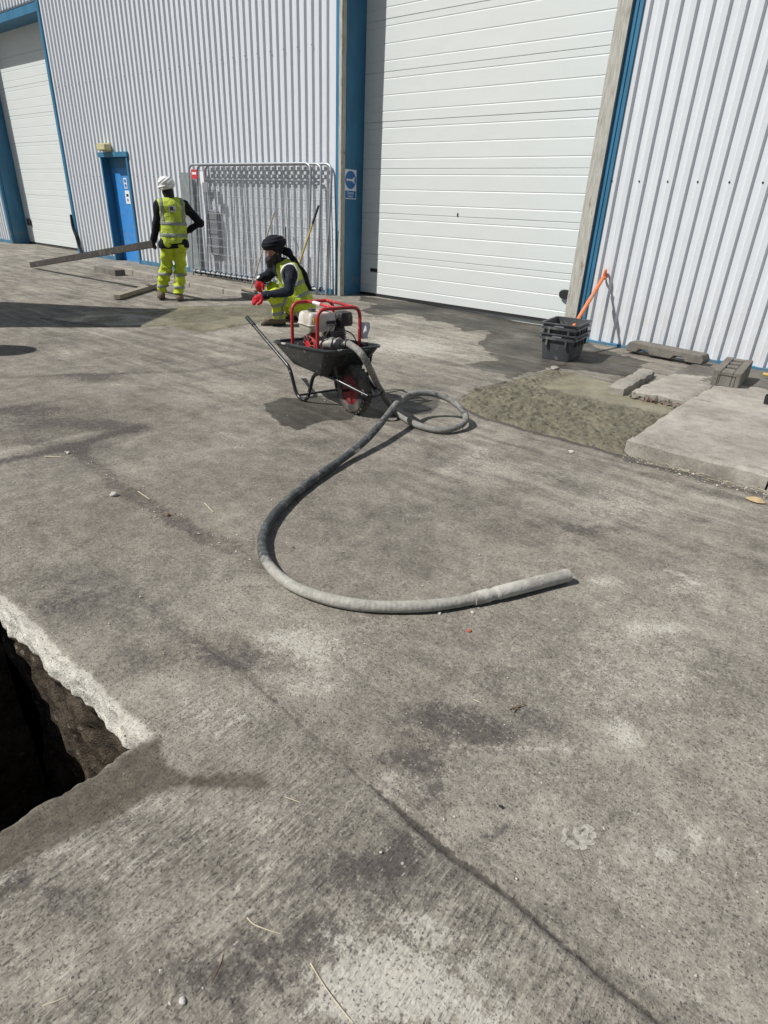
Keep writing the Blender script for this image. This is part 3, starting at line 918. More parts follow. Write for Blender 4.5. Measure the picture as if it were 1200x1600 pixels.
# ------------------------------------------------------------------ slabs, kerbs and fresh concrete
def slab_material(name, k=1.0, warm=0.0, darker=False):
    n = N(name)
    x, y, z = n.sep(n.co)
    s = n.add(n.mul(n.sub(n.noise(1.6, 5, .6, dist=.5), .5), 1.1), n.mul(n.sub(n.noise(9, 6, .65), .5), .9))
    s = n.add(s, n.mul(n.sub(n.noise(60, 4, .65), .5), .7))
    s = n.add(s, .52)
    r = n.t.nodes.new('ShaderNodeValToRGB'); cr = r.color_ramp
    cr.elements[0].color = (.12 * k, .108 * k, .092 * k, 1); cr.elements[1].color = (.46 * k, .435 * k, .385 * k, 1)
    q = cr.elements.new(.5); q.color = (.285 * k, .265 * k, .23 * k, 1)
    n.w(s, r.inputs[0]); col = r.outputs[0]
    dd, dc = n.vor(70); r_, g_, b_ = n.sep(dc)
    col = n.mix(n.mul(n.mul(n.ramp(g_, .86, .9), n.ramp(dd, .2, .38, 1, 0)), .5), col, (.06, .055, .05))
    if warm: col = n.mix(n.mul(n.ramp(n.noise(14, 5, .6), .4, .6), warm), col, (.16, .10, .07))
    if darker:  # damp concrete towards the wall
        w_ = n.ramp(n.add(n.sub(y, 7.05), n.mul(n.sub(n.noise(2.4, 5, .6), .5), 1.6)), -.04, .04)
        col = n.mix(w_, col, n.scalec(col, .42))
    n.bump(n.add(n.noise(40, 5, .7), n.mul(n.noise(150, 3), .4)), .8, .006)
    return n.out(col, .9, 0, .25)
M['slab'] = slab_material('pale slab concrete', 1.1)
M['slab_damp'] = slab_material('damp slab concrete', 1.1, 0, True)
M['kerb'] = slab_material('kerb concrete', 1.0)
M['block'] = slab_material('grey block concrete', .62)
M['rubble'] = slab_material('broken brown concrete', .75, .75)

def rough_box(x0, x1, y0, y1, z0, zt, h=.06, amp=.006, seed=0, tilt=None, edge=.012):
    """a cast slab: gridded top and sides, worn arrises"""
    xs = np.linspace(x0, x1, max(2, int((x1 - x0) / h) + 1)); ys = np.linspace(y0, y1, max(2, int((y1 - y0) / h) + 1))
    b = MB(); nx_, ny_ = len(xs), len(ys)
    zf = tilt if tilt else (lambda x, y: zt)
    top = []
    for x in xs:
        for y in ys:
            e_ = min(x - x0, x1 - x, y - y0, y1 - y)
            z = zf(x, y) + amp * float(fbm(x * 5, y * 5, seed)) - (edge * (.6 + .8 * abs(float(vnoise(x * 9, y * 9, seed)))) if e_ < 1e-6 else 0)
            jx_ = amp * 1.5 * float(vnoise(x * 11, y * 11, seed + 5)); jy_ = amp * 1.5 * float(vnoise(x * 11, y * 11, seed + 9))
            top.append((x + jx_ , y + jy_, z))
    b.add(top, [(i * ny_ + j, (i + 1) * ny_ + j, (i + 1) * ny_ + j + 1, i * ny_ + j + 1) for i in range(nx_ - 1) for j in range(ny_ - 1)])
    per = [i * ny_ for i in range(nx_)] + [(nx_ - 1) * ny_ + j for j in range(1, ny_)] + [i * ny_ + ny_ - 1 for i in range(nx_ - 2, -1, -1)] + [j for j in range(ny_ - 2, 0, -1)]
    P0 = [top[i] for i in per]
    rings = [[(p[0], p[1], z0) for p in P0]]
    for t in (.35, .75):
        rings.append([(p[0] + amp * float(vnoise(p[0] * 8, p[1] * 8, t * 9)), p[1] + amp * float(vnoise(p[0] * 8, p[1] * 8, t * 5 + 40)), z0 + (p[2] - z0) * t) for p in P0])
    rings.append([(p[0] + math.copysign(.0, 1), p[1], p[2]) for p in P0])
    b.loft(rings, cap0=False, cap1=False)
    return b

slabz = lambda x, y: .105 - .075 * float(sstep(5.2, 8.1, y))
apron = thing('concrete_apron', 'raised pale concrete slab with a cast kerb edge by the right hand wall', 'concrete slab', (-1.2, 4.3, 0))
rough_box(-1.205, 3.2, 4.395, 5.95, -.05, .105, .05, .005, 1, slabz).build('slab', M['slab'], apron, smooth=True, angle=50)
x = -1.21
while x < 3.1:
    rough_box(x, x + .905, 4.275, 4.388, -.05, .10, .028, .0045, x, lambda a, c: .104, .012).build('kerbstone', M['slab'], apron, smooth=True, angle=50)
    x += .915
rough_box(-1.205, 3.2, 5.957, 8.22, -.05, .1, .06, .005, 4, slabz).build('slab', M['slab_damp'], apron, smooth=True, angle=50)
rough_box(-1.70, -1.212, 5.80, 7.9, -.05, .1, .04, .006, 7, slabz, .02).build('slab', M['slab_damp'], apron, smooth=True, angle=50)
b = MB()
for i in range(60):
    t = rng.random(); px_, py_ = -1.66 + .45 * t + rng.normal(0, .02), 5.77 + rng.normal(0, .03)
    s_ = rng.uniform(.012, .035)
    v = rng.normal(size=(6, 3)) * .25 + np.array([[1, 0, 0], [-1, 0, 0], [0, 1, 0], [0, -1, 0], [0, 0, 1], [0, 0, -1]])
    b.add([(px_ + q[0] * s_, py_ + q[1] * s_, .035 + rng.uniform(-.01, .02) + q[2] * s_) for q in v], [(0, 2, 4), (2, 1, 4), (1, 3, 4), (3, 0, 4), (2, 0, 5), (1, 2, 5), (3, 1, 5), (0, 3, 5)])
tag(b.build('rubble', M['rubble'], None), 'broken brown concrete rubble along the edge of the slab', None, None, 'stuff')
k1 = rough_box(-.075, .075, -.60, .60, -.06, .09, .03, .006, 3, None, .018)
o = k1.build('edging_stone', M['kerb'], None, smooth=True, angle=50)
o.location = (-1.875, 6.33, 0); o.rotation_euler = (R(-1.2), 0, R(4))
tag(o, 'long loose concrete edging kerb with a broken end beside the wet concrete patch', 'kerb')

def wet_mat(name, c, r0=.5):
    n = N(name)
    s = n.add(n.mul(n.noise(5, 5, .6), .6), n.mul(n.noise(45, 4, .65), .4))
    rg = n.attr('rough')
    col = n.scalec(c, n.ramp(s, .35, .65, .72, 1.25))
    pits = n.ramp(n.noise(38, 5, .65), .36, .46, 1, 0)
    col = n.mix(n.mul(n.mul(pits, rg), .92), col, tuple(q * .35 for q in c))
    col = n.scalec(col, n.ramp(rg, .1, .7, 1.30, .92))
    n.bump(n.add(n.mul(n.noise(35, 5, .7), n.add(n.mul(rg, 1.0), .12)), n.mul(n.noise(130, 3), .3)), .9, .012)
    return n.out(col, n.ramp(n.noise(3, 4), .4, .6, r0, r0 + .25), 0, .4)
M['wet'] = wet_mat('fresh grey concrete', (.172, .157, .108), .36)

def patch(name, poly_px, zin, amp, h, rough_fn, label, extra=None):
    poly = pix(poly_px)
    xs = np.array(poly)
    X, Y = np.meshgrid(np.arange(xs[:, 0].min() - .06, xs[:, 0].max() + .06, h), np.arange(xs[:, 1].min() - .06, xs[:, 1].max() + .06, h), indexing='ij')
    D = sdf(X, Y, poly) + .03 * fbm(X * 6, Y * 6, 2) + .012 * fbm(X * 22, Y * 22, 3)
    rg = rough_fn(X, Y)
    bump_ = rg * amp * (fbm(X * 22, Y * 22, 1, 2) * .7 + 1.2 * np.minimum(0, fbm(X * 30, Y * 30, 6, 2) + .1)) + .002 * fbm(X * 6, Y * 6, 8)
    Z = gz(X, Y) + -.02 + (zin + .02) * sstep(-.035, .05, D) + bump_ * sstep(0, .05, D)
    if extra is not None: Z += extra(X, Y)
    nx_, ny_ = X.shape
    cd = D[:-1, :-1] > -.04
    id_ = np.arange(nx_ * ny_).reshape(nx_, ny_)
    q = np.stack([id_[:-1, :-1], id_[1:, :-1], id_[1:, 1:], id_[:-1, 1:]], -1)[cd]
    use = np.unique(q); re = -np.ones(nx_ * ny_, int); re[use] = np.arange(len(use))
    me = bpy.data.meshes.new(name)
    me.from_pydata(np.stack([X, Y, Z], -1).reshape(-1, 3)[use].tolist(), [], re[q].tolist())
    a = me.attributes.new('rough', 'FLOAT', 'POINT'); a.data.foreach_set('value', rg.ravel()[use].astype(np.float32))
    return tag(link(name, me, M['wet'], None, smooth='all'), label, None, None, 'structure')
la, lb = G(820, 604)[:2], G(1022, 651)[:2]
def rough2(X, Y):
    d = ((X - la[0]) * (lb[1] - la[1]) - (Y - la[1]) * (lb[0] - la[0])) / math.hypot(*(lb - la))
    return np.clip(sstep(-.04, .05, d + .05 * fbm(X * 4, Y * 4)) + sstep(-2.35, -2.6, X), 0, 1) * .97 + .02
patch('wet_concrete', [(714, 634), (738, 610), (790, 601), (828, 590), (850, 579), (900, 584), (945, 598), (975, 611), (1068, 634), (992, 692), (980, 712), (940, 701), (850, 677), (765, 656)],
      .028, .020, .0105, rough2, 'fresh wet concrete patch, stippled in front and smooth behind, beside the raised slab')
patch('wet_concrete', [(60, 498), (150, 486), (243, 486), (285, 479), (330, 479), (415, 475), (432, 482), (425, 500), (335, 518), (308, 520), (262, 510), (160, 512)],
      .018, .008, .022, lambda X, Y: .25 + .6 * sstep(-.2, .4, fbm(X * 2, Y * 2)), 'freshly screeded wet concrete strip in front of the crouching man')

# path kerb along the wall on the left, loose brick, timber
path = thing('path_kerb', 'low pale concrete path edge along the foot of the white wall near the blue door', 'kerb', (-13, 7.9, .08))
kp = [G(175, 413, .10), G(250, 429, .10), G(300, 441, .09), G(412, 464, .06)]
for i, (a, c) in enumerate(zip(kp[:-1], kp[1:])):
    nseg = max(1, int(np.linalg.norm(c - a) / .92))
    for t in range(nseg):
        p, q = a + (c - a) * (t / nseg), a + (c - a) * ((t + .985) / nseg)
        z_ = float(gz(p[0], p[1]))
        MB().bar((p[0], p[1], z_ + .015), (q[0], q[1], z_ + .015), .12, .13).build('kerbstone', M['kerb'], path, bevel=.012)
a, c = G(155, 420, .05), G(188, 427, .05)
tag(MB().bar(a, c, .22, .13).build('concrete_block', M['block'], None, bevel=.01), 'short dark concrete block lying on the yard in front of the blue door', 'block')
M['timber'] = simple('weathered timber', (.27, .235, .185), .85, var=.25, scale=5, stretch=(4, 4, 4), bump=.003)
M['wetwood'] = simple('dark wet timber', (.040, .036, .031), .75, var=.3, scale=6, dirt=(.10, .09, .08), dirt_amt=.1)
a, c = G(183, 464, .05), G(242, 446, .05)
tag(MB().bar(a, c, .12, .07).build('timber_plank', M['timber'], None, bevel=.006), 'short weathered timber plank on the ground left of the standing man', 'plank')

# fence foot blocks by the right wall
def notch_block():
    b = MB(); L = .47
    prof = [(-L, .0), (-.34, .0), (-.30, .045), (-.20, .045), (-.16, .0), (.10, .0), (.14, .045), (.24, .045), (.28, 0), (L, 0), (L + .015, .045), (L - .02, .108), (-L + .03, .12), (-L - .01, .06)]
    b.loft([[(u, y, w_) for u, w_ in prof] for y in (-.11, .11)])
    return b
o = notch_block().build('ballast_block', M['block'], None, bevel=.012)
p = G(1046, 566)
o.location = (-2.05, 8.02, .03); o.rotation_euler = (0, 0, R(-7))
tag(o, 'long dark grey ballast block with notched underside lying along the blue wall base', 'ballast block', 'grey ballast blocks by the right wall')
ff = frame('ballast_block', 'grey fence ballast block with slots in its top, pointing away towards the wall', 'ballast block', Matrix.Translation((-1.14, 7.14, .05)) @ Matrix.Rotation(R(3), 4, 'Z') @ Matrix.Rotation(R(2), 4, 'X'), 'grey ballast blocks by the right wall')
b = MB()
W2, L2, Hh = .130, .35, .175
# body as a ring of bars leaving three open slots
for x0, x1 in ((-W2, -.055), (.055, W2)): b.box(x0, x1, -L2, L2, 0, Hh)
for y0, y1 in ((-L2, -.19), (-.085, -.01), (.095, .16), (.27, L2)): b.box(-.0545, .0545, y0, y1, .002, Hh - .004)
b.box(-.0545, .0545, -.1895, .2695, .004, .04)
b.build('body', M['block'], ff, bevel=.01)
b = MB()
b.box(-.075, .075, -L2 - .007, -L2 - .0005, .030, .036).box(-.075, .075, -L2 - .007, -L2 - .0005, .138, .144).box(-.081, -.075, -L2 - .007, -L2 - .0005, .030, .144).box(.075, .081, -L2 - .007, -L2 - .0005, .030, .144)
b.build('end_ridge', M['block'], ff)
M['ywood'] = simple('yellow broom stick', (.50, .36, .10), .6, var=.15)
tag(MB().tube([(-.93, 7.70, .075), (.6, 7.78, .07)], .018, 8).build('wooden_pole', M['ywood'], None, smooth=True), 'yellow wooden pole lying along the foot of the wall at the right edge', 'pole')
o = rough_box(-.12, .12, -.08, .08, 0, .10, .04, .01, 2, None, .02).build('rubber_lump', M['rubber'], None, smooth=True)
o.location = (-.55, 6.35, .09)
tag(o, 'small black rubber lump on the pale slab at the right edge', 'rubber lump')

# ------------------------------------------------------------------ crates and shovel
M['crate'] = simple('dark grey crate plastic', (.055, .062, .066), .5, var=.1, dirt=(.20, .20, .18), dirt_amt=.04, dscale=7)
def crate(name, label, loc, rz, h=.30):
    M4 = Matrix.Translation(loc) @ Matrix.Rotation(rz, 4, 'Z')
    t = frame(name, label, 'crate', M4, 'stacked grey plastic crates')
    def rect(a, c, r=.03):
        return [(x + r * math.cos(g), y + r * math.sin(g)) for x, y, g0 in ((a - r, c - r, 0), (-a + r, c - r, 90), (-a + r, -c + r, 180), (a - r, -c + r, 270)) for g in (R(g0), R(g0 + 45), R(g0 + 90))]
    A0, C0, A1, C1 = .165, .245, .20, .285
    rings = [[(x, y, 0) for x, y in rect(A0, C0)], [(x, y, h - .075) for x, y in rect(A1 - .012, C1 - .012)], [(x, y, h - .07) for x, y in rect(A1 + .012, C1 + .012)], [(x, y, h - .045) for x, y in rect(A1 + .012, C1 + .012)],
             [(x, y, h - .040) for x, y in rect(A1, C1)], [(x, y, h - .012) for x, y in rect(A1, C1)], [(x, y, h - .012) for x, y in rect(A1 + .022, C1 + .022)], [(x, y, h) for x, y in rect(A1 + .022, C1 + .022)],
             [(x, y, h) for x, y in rect(A1 - .006, C1 - .006)], [(x, y, .012) for x, y in rect(A0 - .006, C0 - .006)]]
    MB().loft(rings).build('shell', M['crate'], t, smooth=True, angle=30)
    b = MB()
    for s in (-1, 1):
        for u in (-.115, .115): b.box(u - .012, u + .012, s * (C1 + .0) - .012, s * (C1 + .0) + .014, h - .14, h - .072)
        for u in (-.16, -.05, .06, .17): b.box(s * A1 - .012, s * A1 + .014, u - .012, u + .012, h - .14, h - .072)
    tag(b.build('ribs', M['crate'], t), kind='stuff')
    for s in (-1, 1):
        MB().box(-.055, .055, s * (C1 + .008) - .004, s * (C1 + .008) + .005, h - .040, h - .016).build('hand_hold', M['vent'], t, bevel=.002)
    return t
CR = (-2.98, 7.05, .0)
cz = float(gz(CR[0], CR[1]))
crate('plastic_crate', 'lower of the two nested dark grey plastic crates by the door post', (CR[0], CR[1], cz + .004), R(6))
crate('plastic_crate', 'upper of the two nested dark grey plastic crates, holding the orange shovel', (CR[0] - .005, CR[1] + .005, cz + .120), R(8))
M['orange'] = simple('orange tool plastic', (.78, .20, .055), .45, var=.08, dirt=(.45, .30, .2), dirt_amt=.2)
tp = onY(946, 428, 8.265); bt = np.array([-2.97, 7.02, cz + .16])
sh = thing('shovel', 'orange handled shovel standing in the grey crates and leaning on the wall', 'shovel', bt)
ax = (tp - bt) / np.linalg.norm(tp - bt)
side = np.cross(ax, np.cross(np.array([-.59, -.81, .9]), ax)); side = np.array([-.10, .99, 0]); side -= ax * (side @ ax); side /= np.linalg.norm(side)
MB().tube([bt + ax * .1, tp - ax * .10], [.0245, .0245], 12).build('shaft', M['orange'], sh, smooth=True)
b = MB()
ya, yb = tp - ax * .10, tp + ax * .015
b.tube(fillet([ya, ya + ax * .025, ya + side * .055 + ax * .06, yb + side * .06, yb - side * .06, ya - side * .055 + ax * .06, ya + ax * .025, ya], .03, 5), .014, 8)
b.build('grip', M['orange'], sh, smooth=True)
b = MB()
sd2 = np.cross(ax, side)
b.loft([[bt + ax * (.1 - t) + side * (w_ * s_) + sd2 * (.012 * (1 - abs(s_)) + k_) for s_, k_ in ((-1, 0), (0, 0), (1, 0), (1, .004), (0, .004), (-1, .004))] for t, w_ in ((0, .03), (.04, .085), (.16, .10), (.26, .07))])
b.build('blade', M['darksteel'], sh)

# ------------------------------------------------------------------ mesh fence panels leaning on the wall
M['galv'] = simple('galvanised steel', (.40, .42, .44), .45, metal=.5, var=.12, scale=10)
M['wire'] = simple('galvanised wire', (.32, .335, .35), .6, var=.1)
M['redtag'] = simple('red label', (.55, .04, .05), .5, var=.05)
def fence_panel(label, x0, yb, yt, zb):
    t = thing('mesh_fence', label, 'mesh fence', (x0 + 1.75, yb, zb), 'mesh fences stacked against the wall')
    Hh = 2.0
    def P(u, w_): return np.array([x0 + u, yb + (yt - yb) * w_ / Hh, zb + w_ * math.sqrt(max(.1, 1 - ((yt - yb) / Hh) ** 2))])
    pts = fillet([P(0, -.10), P(0, Hh), P(3.5, Hh), P(3.5, -.10)], .16, 8)
    MB().tube(pts, .021, 10).build('frame', M['galv'], t, smooth=True)
    MB().tube([P(.02, .03), P(3.48, .03)], .019, 10).build('bottom_rail', M['galv'], t, smooth=True)
    for u in (1.17, 2.34): MB().tube([P(u, .04), P(u, Hh - .02)], .008, 6).build('upright', M['galv'], t, smooth=True)
    b = MB()
    for w_ in np.arange(.10, 1.97, .15): b.tube([P(.02, w_), P(3.48, w_)], .0019, 4, caps=False)
    for u in np.arange(.10, 3.45, .07): b.tube([P(u, .03), P(u, Hh - .02)], .0019, 4, caps=False)
    tag(b.build('wire_mesh', M['wire'], t), kind='stuff')
    b = MB()
    for u in np.arange(.12, 3.4, .17): b.bar(P(u, -.02), P(u, .06), .014, .05, (0, 1, 0))
    tag(b.build('mesh_ties', M['darksteel'], t), kind='stuff')
    return t, P
f1, P1 = fence_panel('front steel mesh fence panel with the red tag, leaning on the white wall', -11.86, 7.97, 8.10, .155)
f2, P2 = fence_panel('middle steel mesh fence panel of the three leaning on the white wall', -11.68, 8.04, 8.17, .15)
f3, P3 = fence_panel('rear steel mesh fence panel nearest the wall, set furthest right', -11.52, 8.11, 8.25, .155)
p = P1(.22, 1.83)
tg = thing('red_tag', 'small red tag with white lettering on the front fence panel', 'tag', p)
MB().box(p[0] - .10, p[0] + .10, p[1] - .032, p[1] - .026, p[2] - .08, p[2] + .08).build('plate', M['redtag'], tg)
MB().box(p[0] - .07, p[0] + .07, p[1] - .0335, p[1] - .0322, p[2] - .005, p[2] + .035).build('print', M['white'], tg)
p = P1(.47, 1.76)
tag(MB().box(p[0] - .05, p[0] + .06, p[1] - .034, p[1] - .027, p[2] - .10, p[2] + .12).build('white_tag', M['white'], None), 'small plain white tag beside the red one on the front fence panel', 'tag')
p = P1(.58, 1.60)
tag(MB().box(p[0] - .09, p[0] + .09, p[1] - .04, p[1] - .027, p[2] - .09, p[2] + .09).build('grey_plate', M['vent'], None, bevel=.01), 'small dark grey plate hung on the front fence panel below the white tag', 'plate')

# ------------------------------------------------------------------ long handled tools leaning on the panels
M['stick'] = simple('worn wooden handle', (.30, .25, .19), .7, var=.2)
bt, tp = G(391, 454, .06), onY(428, 333, 8.02)
t = thing('broom', 'long brown handled broom leaning on the fences, left of the crouching man', 'broom', G(388, 460))
MB().tube([bt, tp], .014, 8).build('handle', M['stick'], t, smooth=True)
hv = np.array([-.55, .12, 0]); c0 = bt + np.array([0, 0, .01])
MB().bar(c0 - hv * .4, c0 + hv * .5, .07, .05).build('head', M['stick'], t, bevel=.01)
MB().bar(c0 - hv * .4 - np.array([0, 0, .05]), c0 + hv * .5 - np.array([0, 0, .05]), .085, .055).build('bristles', M['darksteel'], t, bevel=.01)
bt, tp = G(452, 458, .02), onY(498, 321, 8.0)
t = thing('rake', 'yellow handled rake with a black grip leaning on the fences behind the crouching man', 'rake', bt)
MB().tube([bt, bt + (tp - bt) * .80], .017, 8).build('handle', M['ywood'], t, smooth=True)
MB().tube([bt + (tp - bt) * .80, tp], .019, 8).build('grip', M['rubber'], t, smooth=True)
MB().bar(bt + np.array([-.22, -.02, .03]), bt + np.array([.22, .02, .03]), .03, .05).build('head', M['darksteel'], t, bevel=.005)
bt, tp = G(450, 452, .02), onY(446, 355, 7.98)
t = thing('iron_bar', 'thin dark iron bar standing against the fence panels behind the black turban', 'bar', bt)
MB().tube([bt, tp], .012, 8).build('rod', M['darksteel'], t, smooth=True)
MB().lathe([(.012, 0), (.028, .01), (.028, .04), (.012, .05)], bt, (0, 0, 1), 10).build('foot', M['darksteel'], t)

# ------------------------------------------------------------------ the wheelbarrow
def splash_mat(name, c, rough, metal, amt, scale=14, splash=(.50, .48, .43)):
    n = N(name)
    a = n.noise(scale, 5, .7)
    d, cc = n.vor(55); r_, g_, b_ = n.sep(cc)
    sp = n.math('MAXIMUM', n.ramp(a, .68 - amt, .74 - amt), n.mul(n.ramp(r_, .86, .9), n.ramp(d, .2, .35, 1, 0)))
    col = n.scalec(c, n.ramp(n.noise(5, 4), .3, .7, .75, 1.3))
    return n.out(n.mix(n.mul(sp, .85), col, splash), n.ramp(sp, 0, 1, rough, .9), metal, .5)
M['barrow'] = splash_mat('black enamel with cement splashes', (.020, .023, .026), .35, 0, .075, 16, (.30, .285, .25))
M['barrow_rim'] = splash_mat('black rim with dried cement', (.03, .033, .036), .4, 0, .10, 9, (.46, .44, .40))
M['blacktube'] = splash_mat('black tube', (.020, .021, .023), .3, 0, .03, 30)
M['tyre'] = simple('dusty tyre', (.035, .034, .033), .85, var=.2, dirt=(.13, .12, .10), dirt_amt=.45, dscale=6)
M['redrim'] = simple('red wheel rim', (.20, .008, .016), .5, var=.2, dirt=(.25, .10, .09), dirt_amt=.1)
BW = Matrix.Translation((-3.25, 3.54, float(gz(-3.25, 3.54)))) @ Matrix.Rotation(R(-13), 4, 'Z')
wb = frame('wheelbarrow', 'black wheelbarrow with a red wheel hub carrying the red framed engine', 'wheelbarrow', BW)

def rrect(u0, u1, hw, r, z, n=5, zf=None):
    out = []
    for cx_, cy_, g0 in ((u1 - r, hw - r, 0), (u0 + r, hw - r, 90), (u0 + r, -hw + r, 180), (u1 - r, -hw + r, 270)):
        for g in np.linspace(R(g0), R(g0 + 90), n):
            x, y = cx_ + r * math.cos(g), cy_ + r * math.sin(g)
            out.append((x, y, z + (.085 * (x + .6) / .9 if zf else 0)))
    return out
TV = .02
def shiftv(r): return [(x, y + TV - .04, z) for x, y, z in r]
def rimr(u0, u1, hw, dz, n=5): return [(x, y, .45 + .085 * (x + .78) / .92 + dz) for x, y, z in rrect(u0, u1, hw, .09, 0, n)]
rings = [rimr(-.78, .14, .25, 0), rimr(-.745, .11, .24, -.035), rrect(-.60, -.04, .175, .08, .305, 5), rrect(-.57, -.07, .15, .07, .292, 5)]
rings = [shiftv(r) for r in rings]
tray = MB().loft(rings, cap0=False).build('tray', M['barrow'], wb, smooth=True, angle=35)
sm_ = tray.modifiers.new('skin', 'SOLIDIFY'); sm_.thickness = .004
MB().tube(np.array(shiftv(rimr(-.785, .145, .255, .003, 6))), .011, 8, closed=True).build('rolled_rim', M['barrow_rim'], wb, smooth=True)
for s in (-1, 1):
    v = lambda a: s * a + TV
    pts = fillet([(-1.29, v(.26), .565), (-.61, v(.225), .265), (-.575, v(.22), .20), (-.515, v(.205), .018), (-.37, v(.19), .018), (-.275, v(.185), .255), (-.20, v(.18), .292), (-.06, v(.165), .296), (.15, v(.105), .25), (.315, v(.05), .212)], .08, 7)
    if s < 0: MB().tube(pts, .0155, 10).build('frame_tube', M['blacktube'], wb, smooth=True)
    else: MB().tube(pts, .0155, 10).build('frame_tube', M['blacktube'], wb, smooth=True)
    MB().tube([(-1.305, v(.261), .572), (-1.18, v(.255), .521)], .019, 10).build('grip', M['rubber'], wb, smooth=True)
    MB().tube([(.02, v(.19), .46), (.05, v(.115), .20)], .011, 8).build('strut', M['blacktube'], wb, smooth=True)
MB().tube([(.310, TV - .055, .213), (.328, TV, .209), (.310, TV + .055, .213)], .0155, 10).build('nose_bar', M['blacktube'], wb, smooth=True)
MB().tube([(-.50, TV - .20, .035), (-.50, TV + .20, .035)], .010, 8).build('leg_brace', M['blacktube'], wb, smooth=True)
MB().tube([(-.17, TV - .18, .282), (-.17, TV + .18, .282)], .012, 8).build('cross_bar', M['blacktube'], wb, smooth=True)
WR = .195
WC = (0.05, TV, WR)
tw = .047
prof = [(WR - .078, -.044), (WR - .068, -.0465), (WR - .03, -tw), (WR - .012, -.042), (WR - .003, -.025), (WR, 0), (WR - .003, .025), (WR - .012, .042), (WR - .03, tw), (WR - .068, .0465), (WR - .078, .044)]
wheel = MB().lathe([(.020, -.055), (.045, -.055), (.05, -.045), (WR - .085, -.041), (WR - .068, -.038), (WR - .058, -.043), (WR - .054, -.036), (WR - .064, 0), (WR - .054, .036), (WR - .058, .043), (WR - .068, .038), (WR - .085, .041), (.05, .045), (.045, .055), (.02, .055)], WC, (0, 1, 0), 32).build('wheel', M['redrim'], wb, smooth=True, angle=30)
ty = MB().lathe(prof + [(WR - .078, -.044)], WC, (0, 1, 0), 40, False).build('tyre', M['tyre'], wheel, smooth=True, angle=50)
b = MB()
for k in range(30):
    for s in (-1, 1):
        a = 2 * math.pi * (k + .25 * s) / 30
        er = np.array([math.cos(a), 0, math.sin(a)]); et = np.array([-math.sin(a), 0, math.cos(a)])
        b.obox(np.array(WC) + er * (WR - .002) + np.array([0, s * .021, 0]), et * .010, np.array([0, .017, 0]) + et * .004 * s, er * .0045)
tag(b.build('tread_lugs', M['tyre'], wheel), kind='stuff')
MB().tube([(.05, TV - .125, WR), (.05, TV + .125, WR)], .012, 10).build('axle', M['darksteel'], wheel, smooth=True)

# ------------------------------------------------------------------ engine unit of the concrete poker, standing in the tray
M['redtube'] = splash_mat('red painted tube', (.42, .035, .035), .45, 0, .035, 20, (.60, .45, .42))
M['tank'] = simple('white fuel tank', (.62, .60, .55), .35, var=.06, dirt=(.42, .38, .31), dirt_amt=.35)
M['blackplastic'] = simple('black plastic', (.022, .023, .024), .45, var=.2, dirt=(.16, .15, .13), dirt_amt=.2)
M['cast'] = simple('dusty cast metal', (.16, .155, .145), .6, metal=.3, var=.3, scale=14, dirt=(.33, .31, .27), dirt_amt=.5)
M['yellow'] = simple('yellow sticker', (.75, .55, .05), .5)
M['redcase'] = simple('red housing', (.50, .03, .035), .4, var=.1, dirt=(.4, .25, .2), dirt_amt=.2)
pu = frame('poker_engine', 'small petrol engine with a white tank in a red tubular frame, standing in the wheelbarrow', 'engine', BW @ Matrix.Translation((0, TV, 0)))
U0, U1, V0, V1, ZB, ZT = -.57, -.17, -.205, .20, .37, .795
for u in (U0, U1):
    MB().tube(fillet([(u, V0, ZB), (u + .0, V0, ZT), (u, V1, ZT), (u, V1, ZB)], .085, 9), .0145, 12).build('frame_hoop', M['redtube'], pu, smooth=True)
for v in (-.05, .13):
    MB().tube([(U0 + .005, v, ZT + .004), (U1 - .005, v, ZT + .003)], .0125, 10).build('cross_tube', M['redtube'], pu, smooth=True)
MB().tube([(U0 + .09, -.05, ZT + .0045), (U0 + .20, -.05, ZT + .0035)], .0138, 10).build('label_sleeve', M['white'], pu, smooth=True)
for v in (V0, V1): MB().tube([(U0 + .04, v * .72, ZB - .03), (U1 - .02, v * .72, ZB - .03)], .012, 10).build('skid_tube', M['redtube'], pu, smooth=True)
def rbox(c, sx, sy, sz, taper=.9, r=.03, n=4):
    def rr(hx, hy, z): return [(c[0] + (hx - r) * sx_ + r * math.cos(g), c[1] + (hy - r) * sy_ + r * math.sin(g), z) for sx_, sy_, g0 in ((1, 1, 0), (-1, 1, 90), (-1, -1, 180), (1, -1, 270)) for g in np.linspace(R(g0), R(g0 + 90), n)]
    z0, z1 = c[2] - sz / 2, c[2] + sz / 2
    hx, hy = sx / 2, sy / 2
    return MB().loft([rr(hx * taper, hy * taper, z0), rr(hx * (taper + 1) / 2, hy * (taper + 1) / 2, z0 + sz * .12), rr(hx, hy, z0 + sz * .4), rr(hx * .995, hy * .995, z0 + sz * .62), rr(hx * .95, hy * .95, z0 + sz * .88), rr(hx * .86, hy * .86, z1)])
tank = rbox((-.37, -.085, .672), .205, .255, .145).build('fuel_tank', M['tank'], pu, smooth=True, angle=40)
b = MB().tube([(x, y, .655) for x, y, _ in rrect(-.37 - .107, -.37 + .107, .131, .035, 0, 5)], .005, 6, closed=True); b.v = [(x, y - .085, z) for x, y, z in b.v]
b.build('seam', M['tank'], tank, smooth=True)
MB().lathe([(.03, 0), (.032, .02), (.028, .028), (0, .03)], (-.39, -.12, .742), (0, 0, 1), 18).build('filler_cap', M['blackplastic'], tank, smooth=True, angle=40)
MB().obox((-.2675, -.15, .69), (.0, .030, 0), (0, .0, .024), (.0025, 0, 0)).build('sticker', M['yellow'], tank)
rbox((-.32, .135, .685), .13, .125, .105, .95, .02).build('air_filter', M['blackplastic'], pu, smooth=True, angle=40)
